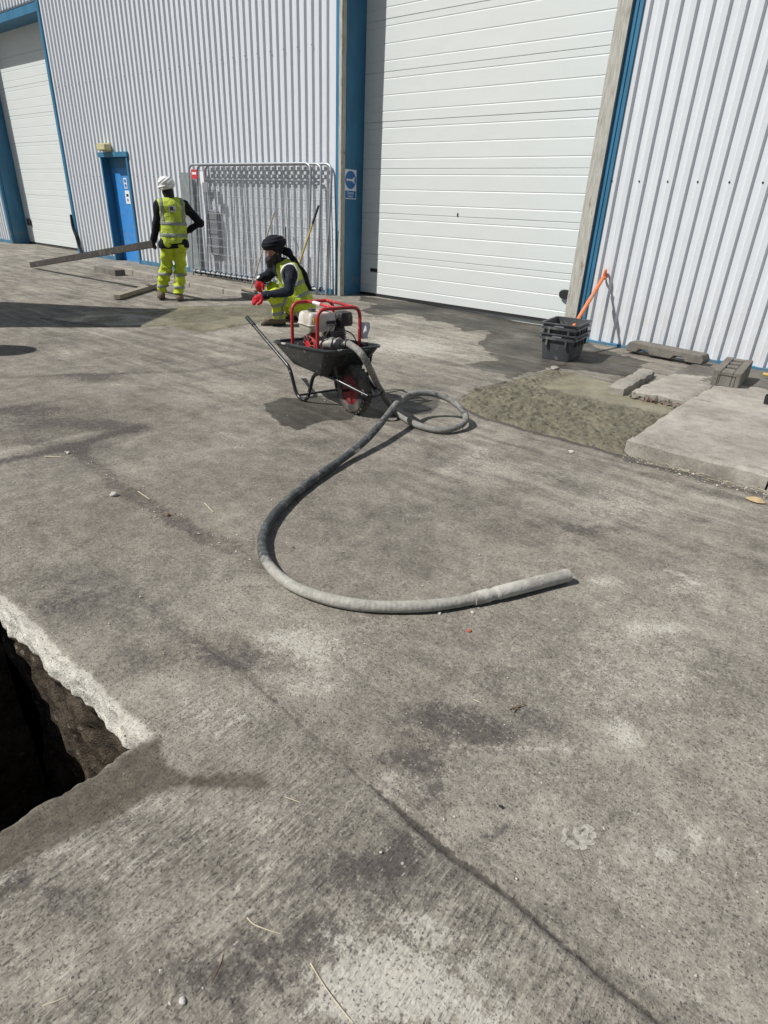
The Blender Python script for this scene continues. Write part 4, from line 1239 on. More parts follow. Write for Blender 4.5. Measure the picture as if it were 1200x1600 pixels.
rbox((-.38, .10, .56), .14, .12, .13, .95, .015).build('muffler', M['blackplastic'], pu, smooth=True, angle=40)
b = MB().box(-.46, -.28, -.10, .12, .335, .49)
b.build('crankcase', M['cast'], pu, bevel=.02)
b = MB()
for k in range(7): b.box(-.445 + .001 * k, -.295, .0, .155, .495 + k * .015, .502 + k * .015)
tag(b.build('cooling_fins', M['cast'], pu), kind='stuff')
MB().box(-.42, -.32, .01, .14, .48, .60).build('cylinder_block', M['cast'], pu, bevel=.008)
st = MB().lathe([(.098, 0), (.10, .03), (.088, .062), (.05, .075), (0, .076)], (-.37, -.10, .485), (0, -1, 0), 28).build('recoil_starter', M['redcase'], pu, smooth=True, angle=35)
b = MB()
for k in range(12):
    a = 2 * math.pi * k / 12
    b.obox((-.37 + .062 * math.cos(a), -.178, .485 + .062 * math.sin(a)), np.array([math.cos(a), 0, math.sin(a)]) * .018, (0, .004, 0), np.array([-math.sin(a), 0, math.cos(a)]) * .006)
tag(b.build('starter_vents', M['blackplastic'], st), kind='stuff')
MB().lathe([(.075, 0), (.08, .03), (.075, .05), (0, .05)], (-.29, -.075, .48), (1, 0, 0), 24).build('clutch_housing', M['cast'], pu, smooth=True, angle=35)
CO = np.array([-.235, -.10, .51])
cdir = np.array([.80, .56, .12]); cdir /= np.linalg.norm(cdir)
MB().lathe([(.045, 0), (.045, .05), (.056, .052), (.056, .085), (.043, .087), (.043, .115), (.05, .117), (.05, .140), (.036, .145), (.036, .165), (.030, .168), (.030, .19)], CO, cdir, 20).build('coupling', M['cast'], pu, smooth=True, angle=35)
# cables, bolts and a silencer guard
for pts in ([(-.32, .08, .62), (-.25, .02, .66), (-.20, -.08, .62), (-.22, -.14, .52)], [(-.40, .14, .60), (-.28, .20, .56), (-.19, .17, .50), (-.20, .02, .46)], [(-.45, -.05, .56), (-.50, -.12, .60), (-.56, -.19, .66)]):
    MB().tube(spline(pts, 8), .005, 6).build('cable', M['rubber'], pu, smooth=True)
b = MB()
for u, v, w_ in ((-.285, -.14, .50), (-.285, -.02, .50), (-.285, -.14, .44), (-.285, -.02, .44), (-.285, .06, .46), (-.285, .10, .40)):
    b.lathe([(.011, 0), (.011, .012), (.0, .013)], (u, v, w_), (1, 0, 0), 6)
tag(b.build('bolts', M['galv'], pu), kind='stuff')
MB().obox((-.262, -.02, .665), (.0, .040, 0), (0, 0, .020), (.002, 0, 0)).build('maker_plate', M['blackplastic'], tank)
MB().obox((-.275, .135, .655), (.0, .030, 0), (0, 0, .010), (.013, 0, 0)).build('filter_clip', M['cast'], pu)
b = MB()
for k in range(2):
    for g in range(1):
        rows = []
        for t in np.linspace(0, 1, 8):
            w_ = .018 + .022 * math.sin(math.pi * min(1, t * 1.15)) * (1 if k == 0 else .7)
            rows.append([(U1 + .012 + .012 * math.sin(t * 5 + k) + a * .6, V1 + .02 + k * .028 + a * .4 + .008 * math.sin(t * 7), .675 - .135 * t) for a in (-w_, -.3 * w_, .4 * w_, w_)] + [(U1 + .02 + .012 * math.sin(t * 5 + k) + a * .6, V1 + .032 + k * .028 + a * .4, .675 - .135 * t) for a in (w_, .4 * w_, -.3 * w_, -w_)])
        b.loft(rows)
tg = thing('hanging_tag', 'crumpled white tag hanging from the right post of the red engine frame', 'tag', (0, 0, 0))
bpy.data.objects.remove(tg)
tg = b.build('hanging_tag', M['white'], None, smooth=True)
tg.matrix_world = BW @ Matrix.Translation((0, TV, 0))
tag(tg, 'crumpled white tag hanging from the right post of the red engine frame', 'tag')

# ------------------------------------------------------------------ poker hose
def hose_material():
    n = N('cement dusted hose')
    a = n.noise(7, 6, .7); c = n.noise(34, 5, .7)
    s = n.add(n.mul(a, .6), n.mul(c, .4))
    x, y, z = n.sep(n.co)
    u = n.attr('along')
    k = n.ramp(u, .82, .86)
    k2 = n.ramp(u, .46, .60, .10, -.06)
    f = n.ramp(n.add(n.add(s, n.mul(k, .35)), k2), .43, .62)
    col = n.mix(f, n.scalec((.062, .068, .071), n.ramp(c, .3, .7, .7, 1.4)), n.scalec(n.mix(k, (.235, .23, .21), (.37, .36, .32)), n.ramp(c, .3, .7, .78, 1.15)))
    pat = n.ramp(n.noise(5, 3, .5, n.mapv(loc=(4, 4, 4))), .68, .71)
    col = n.mix(n.mul(pat, .9), col, (.58, .565, .52))
    w = n.t.nodes.new('ShaderNodeMath'); w.operation = 'SINE'; n.w(n.mul(u, 1900), w.inputs[0])
    rid = n.mul(w.outputs[0], n.ramp(u, .66, .70, .15, 1.0))
    n.bump(n.add(n.mul(c, 1.0), n.mul(rid, .05)), .7, .006)
    return n.out(col, .72, 0, .3)
M['hose'] = hose_material()
c_w = BW @ Matrix.Translation((0, TV, 0)) @ Vector(CO + cdir * .185)
c_d = (BW.to_3x3() @ Vector(cdir))
HP = [np.array(c_w) - np.array(c_d) * .02, np.array(c_w) + np.array(c_d) * .03]
for px_, py_, h in [(546, 538, .575), (558, 546, .575), (568, 558, .535), (578, 576, .44), (589, 599, .28), (602, 622, .12), (612, 636, .045), (621, 645, .030), (633, 654, .031), (647, 662, .032), (668, 669, .032), (692, 672, .034), (713, 668, .042), (726, 659, .062), (727, 648, .09),
                  (716, 634, .135), (700, 623, .17), (680, 616, .195), (657, 614, .205), (638, 618, .20), (622, 629, .185), (608, 645, .155), (590, 668, .11), (567, 692, .07), (534, 718, .04), (492, 747, .03), (452, 779, .029), (424, 810, .029),
                  (411, 838, .029), (412, 866, .029), (425, 889, .029), (452, 912, .029), (492, 930, .029), (545, 943, .029), (600, 948, .029), (660, 947, .029), (706, 942, .029), (744, 935, .028)]:
    HP.append(G(px_, py_, h))
hp = spline(HP, 10)
SL = np.concatenate([[0], np.cumsum(np.linalg.norm(np.diff(hp, axis=0), axis=1))]); SL /= SL[-1]
ho = thing('poker_hose', 'long grey cement dusted vibrating poker hose looping across the concrete', 'hose', HP[-1] * np.array([1, 1, 0]))
tn = 14
rad = .0250 + .0012 * fbm(SL * 60, 0, 0, 2)
hb = MB().tube(hp, rad, tn)
hs = hb.build('hose', M['hose'], ho, smooth=True)
a = hs.data.attributes.new('along', 'FLOAT', 'POINT'); a.data.foreach_set('value', np.repeat(SL, tn).astype(np.float32))
fe = G(744, 935, .028); e1 = G(772, 928, .030); e2 = G(889, 898, .034)
d_ = (e2 - e1) / np.linalg.norm(e2 - e1)
L_ = float(np.linalg.norm(e2 - e1))
M['pokersteel'] = simple('cement crusted steel', (.46, .445, .40), .8, var=.12, scale=9, dirt=(.30, .28, .25), dirt_amt=.3, bump=.004, bscale=40)
MB().tube(spline([fe - d_ * .015, fe + d_ * .02, e1 - d_ * .01, e1 + d_ * .02], 6), [.029] * 5 + [.0305] * 6 + [.027] * 8, 16).build('ferrule', M['pokersteel'], ho, smooth=True, angle=30)
MB().lathe([(.026, 0), (.029, .004), (.031, .02), (.0315, L_ * .5), (.031, L_ - .02), (.030, L_ - .006), (.022, L_), (0, L_)], e1, d_, 20).build('poker_head', M['pokersteel'], ho, smooth=True, angle=30)
MB().obox(e1 + d_ * L_ * .56 + np.array([0, 0, .030]), d_ * .010, np.cross(d_, (0, 0, 1)) * .008, (0, 0, .003)).build('cement_lump', M['pokersteel'], ho, bevel=.002)

# ------------------------------------------------------------------ people
def cloth_mat(name, c, rough=.8, fold=.012, var=.12, sheen=0):
    n = N(name)
    a = n.noise(9, 5, .6)
    col = n.scalec(c, n.ramp(a, .3, .7, 1 - var, 1 + var))
    d = n.ramp(n.noise(7, 5, .65, n.mapv(loc=(3, 8, 2))), .58, .75)
    col = n.mix(n.mul(d, .18), col, (.20, .18, .12))
    n.bump(n.add(n.noise(14, 4, .55, dist=1.2), n.mul(n.noise(90, 2), .05)), .8, fold)
    return n.out(col, rough, 0, .2)
M['hivis'] = cloth_mat('fluorescent yellow cloth', (.47, .58, .075), .75, .03)
M['hivis_trousers'] = cloth_mat('fluorescent lime trousers', (.50, .60, .045), .75, .035)
M['band'] = cloth_mat('grey reflective band', (.26, .28, .25), .45, .006)
M['black_cloth'] = cloth_mat('black cloth', (.012, .013, .019), .85, .014, .2)
M['navy'] = cloth_mat('dark navy sweater', (.014, .018, .028), .85, .014, .2)
M['white_cloth'] = cloth_mat('white cloth', (.74, .735, .71), .85, .012, .06)
M['skin'] = simple('brown skin', (.27, .145, .09), .5, var=.12, scale=20)
M['hair'] = simple('black beard', (.012, .010, .010), .75, var=.3, scale=60, bump=.004, bscale=90)
M['boot'] = cloth_mat('dusty brown boot leather', (.17, .135, .095), .8, .006)
M['sole'] = simple('boot sole', (.03, .028, .026), .8)
M['glove_red'] = cloth_mat('red work glove', (.50, .022, .035), .5, .008)
M['glove_dark'] = cloth_mat('dark red work glove', (.13, .035, .03), .6, .008)
M['print'] = simple('dark print', (.07, .10, .06), .6)

V3 = lambda *a: np.array(a, float)
def hand_caps(w, d, up, curl, s=1.0):
    """palm and five fingers: w wrist, d direction of the palm, up back of the hand, curl 0..1"""
    d = d / np.linalg.norm(d); up = up - d * (up @ d); up /= np.linalg.norm(up); sd = np.cross(d, up)
    c = [cap(w, w + d * .085 * s, .028 * s, .036 * s)]
    for k, (o_, L) in enumerate(((-.030, .075), (-.010, .086), (.010, .080), (.029, .062))):
        a = w + d * .088 * s + sd * o_ * s
        c.append(cap(w + d * .05 * s + sd * o_ * s * .8, a, .017 * s, .014 * s))
        ang = curl * 1.0
        p = a; 
        for q in range(3):
            dd = d * math.cos(ang) - up * math.sin(ang)
            e_ = p + dd * L * s * (.42, .33, .25)[q]
            c.append(cap(p, e_, (.0125 - .0012 * q) * s, (.0115 - .0012 * q) * s)); p = e_; ang += curl * .9
    tb = w + d * .03 * s - sd * .026 * s
    te = tb + (d * .6 - sd * .7 - up * .25) * .055 * s
    c.append(cap(tb, te, .017 * s, .014 * s))
    c.append(cap(te, te + (d * .85 - sd * .2 - up * .4 * curl) * .045 * s, .0135 * s, .011 * s))
    return c

def bbox(caps, m=.05):
    A = np.array([p for c in caps for p in (c[0] - max(c[2:]), c[0] + max(c[2:]), c[1] - max(c[2:]), c[1] + max(c[2:]))])
    return A.min(0) - m, A.max(0) + m

def folds(P, amp, s, seed):
    return amp * fbm(P[..., 0] * s, P[..., 1] * s, P[..., 2] * s * .8 + seed, 2)

def head_sdf(P, c, fw, up, s=1.0):
    """a head with brow, nose, cheeks, chin and ears: c centre, fw face direction"""
    fw = fw / np.linalg.norm(fw); up = up - fw * (up @ fw); up /= np.linalg.norm(up); sd = np.cross(fw, up)
    B = np.stack([sd, fw, up])
    d = sd_ell(P, c + up * .02 * s, (.076 * s, .094 * s, .10 * s), B)
    d = smin(d, sd_ell(P, c + fw * .025 * s - up * .06 * s, (.056 * s, .068 * s, .062 * s), B), .03)
    nose = [cap(c + fw * .088 * s + up * .012 * s, c + fw * .112 * s - up * .028 * s, .010 * s, .016 * s)]
    d = smin(d, sd_caps(P, nose), .012)
    brow = [cap(c + fw * .082 * s + up * .026 * s - sd * .04 * s, c + fw * .082 * s + up * .026 * s + sd * .04 * s, .014 * s)]
    d = smin(d, sd_caps(P, brow), .012)
    for q in (-1, 1):
        d = smin(d, sd_ell(P, c + sd * q * .078 * s - up * .01 * s, (.010 * s, .020 * s, .032 * s), B), .008)
        eye = sd_ell(P, c + fw * .090 * s + sd * q * .032 * s + up * .004 * s, (.016 * s, .016 * s, .010 * s), B)
        d = np.maximum(d, -eye)
        d = np.minimum(d, sd_ell(P, c + fw * .074 * s + sd * q * .032 * s + up * .004 * s, (.014 * s, .014 * s, .012 * s), B))
    mouth = [cap(c + fw * .092 * s - up * .062 * s - sd * .022 * s, c + fw * .092 * s - up * .062 * s + sd * .022 * s, .007 * s)]
    return smin(d, sd_caps(P, mouth), .006)

def boot(parent, heel, toe, ank, mt, name='boot'):
    f = toe - heel; f[2] = 0; f /= np.linalg.norm(f)
    z = np.array([0, 0, 1.0])
    caps = [cap(heel + z * .055, heel + f * .10 + z * .055, .050, .052), cap(heel + f * .10 + z * .05, toe - f * .03 + z * .045, .052, .046), cap(heel + f * .02 + z * .06, ank, .054, .056)]
    lo, hi = bbox(caps)
    lo[2] = min(heel[2], toe[2]) - .03
    zb = min(heel[2], toe[2])
    o = net_obj(name, lambda P: np.maximum(sd_caps(P, caps, .03) + folds(P, .004, 16, 1), zb + .006 - P[..., 2]), lo, hi, .011, mt, parent)
    sc = [cap(heel + z * .02, heel + f * .12 + z * .02, .052, .053), cap(heel + f * .12 + z * .02, toe - f * .02 + z * .02, .053, .048)]
    net_obj('sole', lambda P: np.maximum(sd_caps(P, sc, .02), np.maximum(P[..., 2] - zb - .03, zb - P[..., 2])), *bbox(sc), .010, M['sole'], o)
    return o

# ---- the man on his feet, seen from behind: x to his right, y ahead of him, z up; origin under his right foot
B0 = G(281, 470)
def basis(L, A, o): 
    Mx = Matrix.Identity(4)
    for i in range(3):
        Mx[i][0], Mx[i][1], Mx[i][2], Mx[i][3] = L[i], A[i], (0, 0, 1)[i], o[i]
    return Mx
BM = basis((.53, .848, 0), (-.848, .53, 0), B0)
man = frame('person', 'standing man seen from behind in white turban, yellow vest and lime trousers, holding a timber', 'person', BM)
shL, shR = V3(-.155, .0, 1.405), V3(.215, .0, 1.405)
elL, haL = V3(-.225, .02, 1.13), V3(-.295, .10, .90)
elR, haR = V3(.43, .02, 1.17), V3(.265, .13, 1.06)
hipL, hipR = V3(-.085, .0, .86), V3(.085, .0, .86)
knL, knR = V3(-.17, .12, .47), V3(.055, .06, .47)
anL, anR = V3(-.275, .16, .10), V3(.0, .0, .09)
hd = V3(-.005, .045, 1.60)
torso = [cap(V3(.0, .0, .93), V3(.02, .0, 1.16), .135, .135), cap(V3(.02, .0, 1.16), V3(.03, -.005, 1.32), .14, .15), cap(shL + V3(.04, 0, -.03), shR + V3(-.04, 0, -.03), .088, .088)]
neck = [cap(V3(.025, .0, 1.42), V3(.005, .03, 1.54), .058, .054)]
armL = [cap(shL, elL, .056, .044), cap(elL, haL, .043, .031)]
armR = [cap(shR, elR, .056, .044), cap(elR, haR, .043, .031)]
hL = hand_caps(haL, V3(-.35, .35, -.75), V3(-.7, -.4, .2), .75)
hR = hand_caps(haR, V3(-.75, .35, -.35), V3(.5, .6, .6), .5)
legs = [cap(hipL, knL, .088, .062), cap(knL, anL, .060, .045), cap(hipR, knR, .088, .062), cap(knR, anR, .060, .045), cap(hipL, hipR, .105, .105)]
def flat(P, k=.78, y0=0.0):
    """torsos are broader than deep"""
    Q = P.copy(); Q[..., 1] = (Q[..., 1] - y0) / k + y0; return Q
def man_body(P):
    d = sd_caps(flat(P), torso, .06) * .8
    d = smin(d, sd_caps(P, neck), .04)
    d = smin(d, sd_caps(P, armL + armR, .02), .03)
    d = smin(d, sd_caps(P, legs, .04), .05)
    d = np.minimum(d, sd_caps(P, hL, .008)); d = np.minimum(d, sd_caps(P, hR, .008))
    return smin(d, head_sdf(P, hd, V3(-.25, 1, -.12), V3(0, 0, 1)), .02)
net_obj('body', man_body, V3(-.46, -.25, .02), V3(.55, .32, 1.78), .0125, M['skin'], man)
def man_sweater(P):
    d = sd_caps(flat(P), torso, .06) * .8 - .016
    d = smin(d, sd_caps(P, [cap(a, b_, ra + .014, rb + .016) for a, b_, ra, rb in armL + armR], .025), .04)
    d = d + folds(P, .010, 11, 3)
    return np.maximum(np.maximum(np.minimum(d, sd_caps(flat(P), [cap(V3(-.085, 0, .835), V3(.085, 0, .835), .150), cap(V3(0, 0, .84), V3(0, 0, .96), .17, .15)]) * .8 + folds(P, .008, 11, 3)), .795 + .012 * np.sin(P[..., 0] * 11) - P[..., 2]), P[..., 2] - 1.49)
net_obj('sweater', man_sweater, V3(-.46, -.25, .78), V3(.56, .30, 1.52), .0125, M['black_cloth'], man)
def man_vest_raw(P):
    d = sd_caps(flat(P), [cap(a, b_, ra, rb) for a, b_, ra, rb in torso] + [cap(V3(.0, .0, .86), V3(.0, 0, 1.0), .155, .14)], .07) * .8 - .030
    d = d + folds(P, .014, 8, 9) + .009 * np.sin(P[..., 0] * 34 + 3 * P[..., 2]) * sstep(1.25, .95, P[..., 2])
    return d
def man_vest(P):
    d = man_vest_raw(P)
    d = np.maximum(d, .865 + .012 * np.sin(P[..., 0] * 14) - P[..., 2])
    d = np.maximum(d, -(np.linalg.norm((P - V3(.02, .05, 1.555)) / V3(1, 1.2, 1.1), axis=-1) - .105))
    for s_, c in ((-1, shL), (1, shR)):
        d = np.maximum(d, -(np.linalg.norm((P - (c + V3(s_ * .075, 0, -.055))) / V3(.85, 3, 1.5), axis=-1) - .095))
        d = np.maximum(d, s_ * (P[..., 0] - .03) - .232)
    return d
VL, VH = V3(-.30, -.28, .82), V3(.36, .28, 1.56)
vest = net_obj('vest', man_vest, VL, VH, .011, M['hivis'], man)
def vband(name, sel):
    return net_obj(name, lambda P: np.maximum(man_vest(P) - .006, sel(P)), VL, VH, .011, M['band'], vest)
vband('reflective_band', lambda P: np.abs(P[..., 2] - 1.150 + .02 * P[..., 0]) - .026)
vband('reflective_band', lambda P: np.abs(P[..., 2] - .985 - .01 * P[..., 0]) - .026)
for x0 in (-.125, .185):
    vband('reflective_brace', lambda P, x0=x0: np.maximum(np.abs(P[..., 0] - x0) - .024, 1.17 - P[..., 2]))
MB().box(-.02, .085, -.186, -.176, 1.315, 1.395).build('back_patch', M['white_cloth'], vest)
b = MB().box(-.005, .045, -.189, -.1865, 1.33, 1.385).box(.047, .066, -.189, -.1865, 1.33, 1.345)
b.build('logo', M['print'], vest)
def man_trousers(P, off=0.0):
    L2 = [cap(hipL, knL, .112, .086), cap(knL, anL + V3(0, 0, .01), .086, .080), cap(hipR, knR, .112, .086), cap(knR, anR + V3(0, 0, .02), .086, .080), cap(hipL + V3(.02, 0, .02), hipR + V3(-.02, 0, .02), .122, .122)]
    d = sd_caps(P, L2, .035) - off
    d = d + folds(P, .020, 9, 5) + .009 * np.sin(P[..., 2] * 46 + P[..., 0] * 30 + 6 * P[..., 1] + 4 * vnoise(P[..., 0] * 7, P[..., 1] * 7, P[..., 2] * 7))
    return np.maximum(np.maximum(d, P[..., 2] - .855), .115 - P[..., 2])
TL, TH = V3(-.42, -.20, .09), V3(.25, .32, .94)
tr = net_obj('trousers', man_trousers, TL, TH, .0115, M['hivis_trousers'], man)
for zc in (.40, .215):
    net_obj('reflective_band', lambda P, zc=zc: np.maximum(man_trousers(P, .005), np.abs(P[..., 2] - zc) - .024), TL, TH, .0115, M['band'], tr)
boot(man, V3(-.275, .11, .012), V3(-.31, .36, .012), anL + V3(0, .0, .06), M['boot'])
boot(man, V3(.0, -.05, .0), V3(.02, .20, .0), anR + V3(0, 0, .06), M['boot'])
def turban(P, c, ax, tilt, seed):
    B = np.array(Matrix.Rotation(tilt, 3, 'Y'))
    q = (P - c) @ B
    d = sd_ell(P, c, ax, B)
    return d + .004 * np.sin((q[..., 2] + .5 * q[..., 0] * np.sign(q[..., 1])) * 150 + seed) + .004 * fbm(P[..., 0] * 14, P[..., 1] * 14, P[..., 2] * 14, 2)
tc = hd + V3(-.005, -.01, .105)
net_obj('turban', lambda P: np.minimum(turban(P, tc, (.122, .135, .085), R(-10), 0), turban(P, tc + V3(-.01, 0, -.055), (.118, .130, .05), R(12), 2)), tc - .2, tc + .2, .009, M['white_cloth'], man)
for nm, hc in (('glove', hL), ('glove', hR)):
    net_obj(nm, lambda P, hc=hc: sd_caps(P, hc, .010) - .005, *bbox(hc, .03), .006, M['glove_dark'], man)

hc_ = [cap(V3(.02, .0, 1.475), hd + V3(0, -.02, -.02), .066, .086)]
net_obj('hair', lambda P: np.maximum(sd_caps(P, hc_, .02), P[..., 1] - .10), *bbox(hc_), .009, M['hair'], man)
# the long timber straightedge in his left hand
hw = BM @ Vector(haL + V3(-.06, .06, -.07))
te_ = onY(50, 419, 5.95)
te_[2] = float(gz(te_[0], te_[1])) + .075
a_ = np.array(hw); dv = (te_ - a_) / np.linalg.norm(te_ - a_)
tag(MB().bar(a_ - dv * .12, te_, .06, .105).build('timber_straightedge', M['wetwood'], None, bevel=.004), 'long dark wet timber straightedge held at hip height, its far end touching the ground', 'timber')

# ---- the crouching man: x to the right of the picture, y away from the viewer, z up
S0 = G(426, 506)
SM = basis((.655, .756, 0), (-.756, .655, 0), S0)
sq = frame('person', 'crouching bearded man in a black turban, yellow vest and red gloves beside the wet concrete', 'person', SM)
pel, che, nk = V3(.40, .06, .25), V3(.265, .04, .59), V3(.15, .02, .81)
nS, fS = V3(.275, -.14, .725), V3(.09, .19, .72)
nE, nW = V3(.225, -.26, .46), V3(-.10, -.22, .395)
fE, fW = V3(-.07, .23, .58), V3(-.15, .10, .57)
nH, fH = V3(.40, -.03, .28), V3(.38, .16, .28)
nK, fK = V3(.03, -.16, .385), V3(.02, .26, .42)
nA, fA = V3(.10, -.10, .09), V3(.30, .22, .09)
hd2 = V3(.035, -.03, .925)
fw2 = V3(-.55, -.80, -.24)
tors = [cap(pel, che, .135, .145), cap(che, V3(.18, .02, .735), .14, .10), cap(nS + V3(0, .03, -.02), fS + V3(0, -.03, -.02), .080, .080)]
neck2 = [cap(nk + V3(.02, 0, -.06), hd2 + V3(.02, .02, -.06), .060, .055)]
an = [cap(nS, nE, .057, .045), cap(nE, nW, .044, .031)]
af = [cap(fS, fE, .057, .045), cap(fE, fW, .044, .031)]
h1 = hand_caps(nW, V3(-.9, -.1, -.35), V3(-.2, -.55, .75), .35, 1.08)
h2 = hand_caps(fW, V3(-.25, -.1, -.95), V3(-.7, -.7, .1), .45, 1.08)
lg = [cap(nH, nK, .092, .066), cap(nK, nA, .060, .045), cap(fH, fK, .092, .066), cap(fK, fA, .060, .045), cap(nH, fH, .115, .115)]
def sq_body(P):
    d = sd_caps(P, tors, .06)
    d = smin(d, sd_caps(P, neck2), .04)
    d = smin(d, sd_caps(P, an + af, .02), .03)
    d = smin(d, sd_caps(P, lg, .03), .04)
    d = np.minimum(d, sd_caps(P, h1, .008)); d = np.minimum(d, sd_caps(P, h2, .008))
    return smin(d, head_sdf(P, hd2, fw2, V3(0, 0, 1)), .02)
net_obj('body', sq_body, V3(-.36, -.42, .02), V3(.62, .45, 1.22), .0115, M['skin'], sq)
def sq_sweater(P):
    d = sd_caps(P, tors, .06) - .014
    d = smin(d, sd_caps(P, [cap(a, b_, ra + .020, rb + .018) for a, b_, ra, rb in an + af], .03), .04)
    d = d + folds(P, .011, 12, 3)
    d = np.maximum(d, np.linalg.norm(P - V3(.26, .0, .50), axis=-1) - .60)
    return np.maximum(d, P[..., 2] - .86)
net_obj('sweater', sq_sweater, V3(-.22, -.42, .15), V3(.62, .45, .96), .0115, M['navy'], sq)
ax_t = (che - pel) / np.linalg.norm(che - pel)
def sq_vest(P, off=0.0):
    d = sd_caps(P, [cap(a, b_, ra + .028, rb + .030) for a, b_, ra, rb in tors] + [cap(pel + V3(.02, 0, -.02), che, .175, .165)], .06)
    d = d + folds(P, .012, 9, 4) - off
    d = np.maximum(d, -(np.linalg.norm((P - V3(.240, -.23, .625)) / V3(1.0, 1.25, 1.45), axis=-1) - .128 + off))
    d = np.maximum(d, -(np.linalg.norm((P - V3(.05, .29, .62)) / V3(1.1, 1.2, 1.4), axis=-1) - .125))
    d = np.maximum(d, -(np.linalg.norm(P - V3(.09, .0, .90), axis=-1) - .125))
    d = np.maximum(d, -(np.abs(P[..., 1] - .02 + .30 * (P[..., 0] - .12)) - .02 + (P[..., 0] - .16) * .8))
    return np.maximum(d, .155 - P[..., 2])
QL, QH = V3(-.05, -.32, .12), V3(.66, .40, .98)
vs2 = net_obj('vest', sq_vest, QL, QH, .011, M['hivis'], sq)
for t0 in (.14, .30):
    net_obj('reflective_band', lambda P, t0=t0: np.maximum(sq_vest(P, .006), np.abs((P - pel) @ ax_t - t0) - .027), QL, QH, .011, M['band'], vs2)
net_obj('piping', lambda P: np.maximum(np.maximum(sq_vest(P, .008), np.linalg.norm((P - V3(.240, -.23, .625)) / V3(1.0, 1.25, 1.45), axis=-1) - .146), .52 - P[..., 2]), QL, QH, .010, M['white_cloth'], vs2)
def sq_trousers(P, off=0.0):
    L2 = [cap(nH, nK, .118, .094), cap(nK, nA + V3(0, 0, .01), .092, .078), cap(fH, fK, .118, .092), cap(fK, fA + V3(0, 0, .01), .090, .076), cap(nH, fH, .140, .140)]
    d = sd_caps(P, L2, .03) - off
    d = d + folds(P, .016, 10, 5) + .006 * np.sin(P[..., 0] * 40 + P[..., 2] * 30)
    return np.maximum(np.maximum(d, P[..., 2] - .52), .085 - P[..., 2])
RL, RH = V3(-.14, -.32, .06), V3(.60, .42, .56)
tq = net_obj('trousers', sq_trousers, RL, RH, .011, M['hivis_trousers'], sq)
sdn = (nA - nK) / np.linalg.norm(nA - nK); sdf_ = (fA - fK) / np.linalg.norm(fA - fK)
for K, D_, t0 in ((nK, sdn, .11), (nK, sdn, .22)):
    net_obj('reflective_band', lambda P, K=K, D_=D_, t0=t0: np.maximum(np.maximum(sq_trousers(P, .005), np.abs((P - K) @ D_ - t0) - .024), np.linalg.norm(P - (K + D_ * t0), axis=-1) - .14), RL, RH, .011, M['band'], tq)
net_obj('reflective_band', lambda P: np.maximum(np.maximum(sq_trousers(P, .005), np.abs(P[..., 0] - .18 - .3 * (P[..., 2] - .35)) - .024), P[..., 1] - .06), RL, RH, .011, M['band'], tq)
boot(sq, V3(.13, -.09, .0), V3(-.13, -.15, .0), nA + V3(0, 0, .05), M['boot'])
boot(sq, V3(.34, .22, .03), V3(.10, .24, .0), fA + V3(0, 0, .05), M['sole'])
tc2 = hd2 + V3(.02, .015, .085)
Bt = np.array(Matrix.Rotation(R(20), 3, 'Y'))
net_obj('turban', lambda P: np.minimum(turban(P, tc2 + V3(0, 0, .012), (.158, .150, .104), R(14), 0), turban(P, tc2 + V3(.02, .02, -.055), (.112, .112, .06), R(5), 2)), tc2 - .22, tc2 + .22, .009, M['black_cloth'], sq)
tail = [cap(V3(.15, .05, .95), V3(.24, .04, .92), .050, .052), cap(V3(.24, .04, .92), V3(.32, .02, .81), .045, .040), cap(V3(.32, .02, .81), V3(.44, .0, .65), .038, .042), cap(V3(.44, .0, .65), V3(.52, .0, .47), .042, .030)]
net_obj('turban_tail', lambda P: sd_caps(P, tail, .03) + folds(P, .008, 16, 2), *bbox(tail), .010, M['black_cloth'], sq)
nc = [cap(hd2 + V3(.05, .02, -.10), hd2 + V3(.03, .04, .0), .074, .085)]
net_obj('hair', lambda P: np.maximum(sd_caps(P, nc, .02), (P - hd2) @ (fw2 / np.linalg.norm(fw2)) - .03), *bbox(nc), .009, M['hair'], sq)
f2_ = fw2 / np.linalg.norm(fw2); s2_ = np.cross(f2_, V3(0, 0, 1)); s2_ /= np.linalg.norm(s2_)
ck = hd2 + f2_ * .040 + V3(0, 0, -.090)
bd = [cap(ck + f2_ * .03, ck + f2_ * .030 + V3(0, 0, -.05), .060, .046), cap(ck + s2_ * .058 - f2_ * .04 + V3(0, 0, .09), ck + f2_ * .01, .030, .050), cap(ck - s2_ * .058 - f2_ * .04 + V3(0, 0, .09), ck + f2_ * .01, .030, .050),
      cap(hd2 + f2_ * .100 + V3(0, 0, -.047) - s2_ * .026, hd2 + f2_ * .100 + V3(0, 0, -.047) + s2_ * .026, .011)]
net_obj('beard', lambda P: sd_caps(P, bd, .02) + folds(P, .005, 40, 1), *bbox(bd), .0075, M['hair'], sq)
for hc in (h1, h2):
    net_obj('glove', lambda P, hc=hc: sd_caps(P, hc, .010) - .006, *bbox(hc, .03), .006, M['glove_red'], sq)
for w_, e_ in ((nW, nE), (fW, fE)):
    u_ = (e_ - w_) / np.linalg.norm(e_ - w_)
    cf = [cap(w_ + u_ * .0, w_ + u_ * .055, .044, .050)]
    net_obj('glove_cuff', lambda P, cf=cf: sd_caps(P, cf), *bbox(cf, .02), .009, M['white_cloth'], sq)

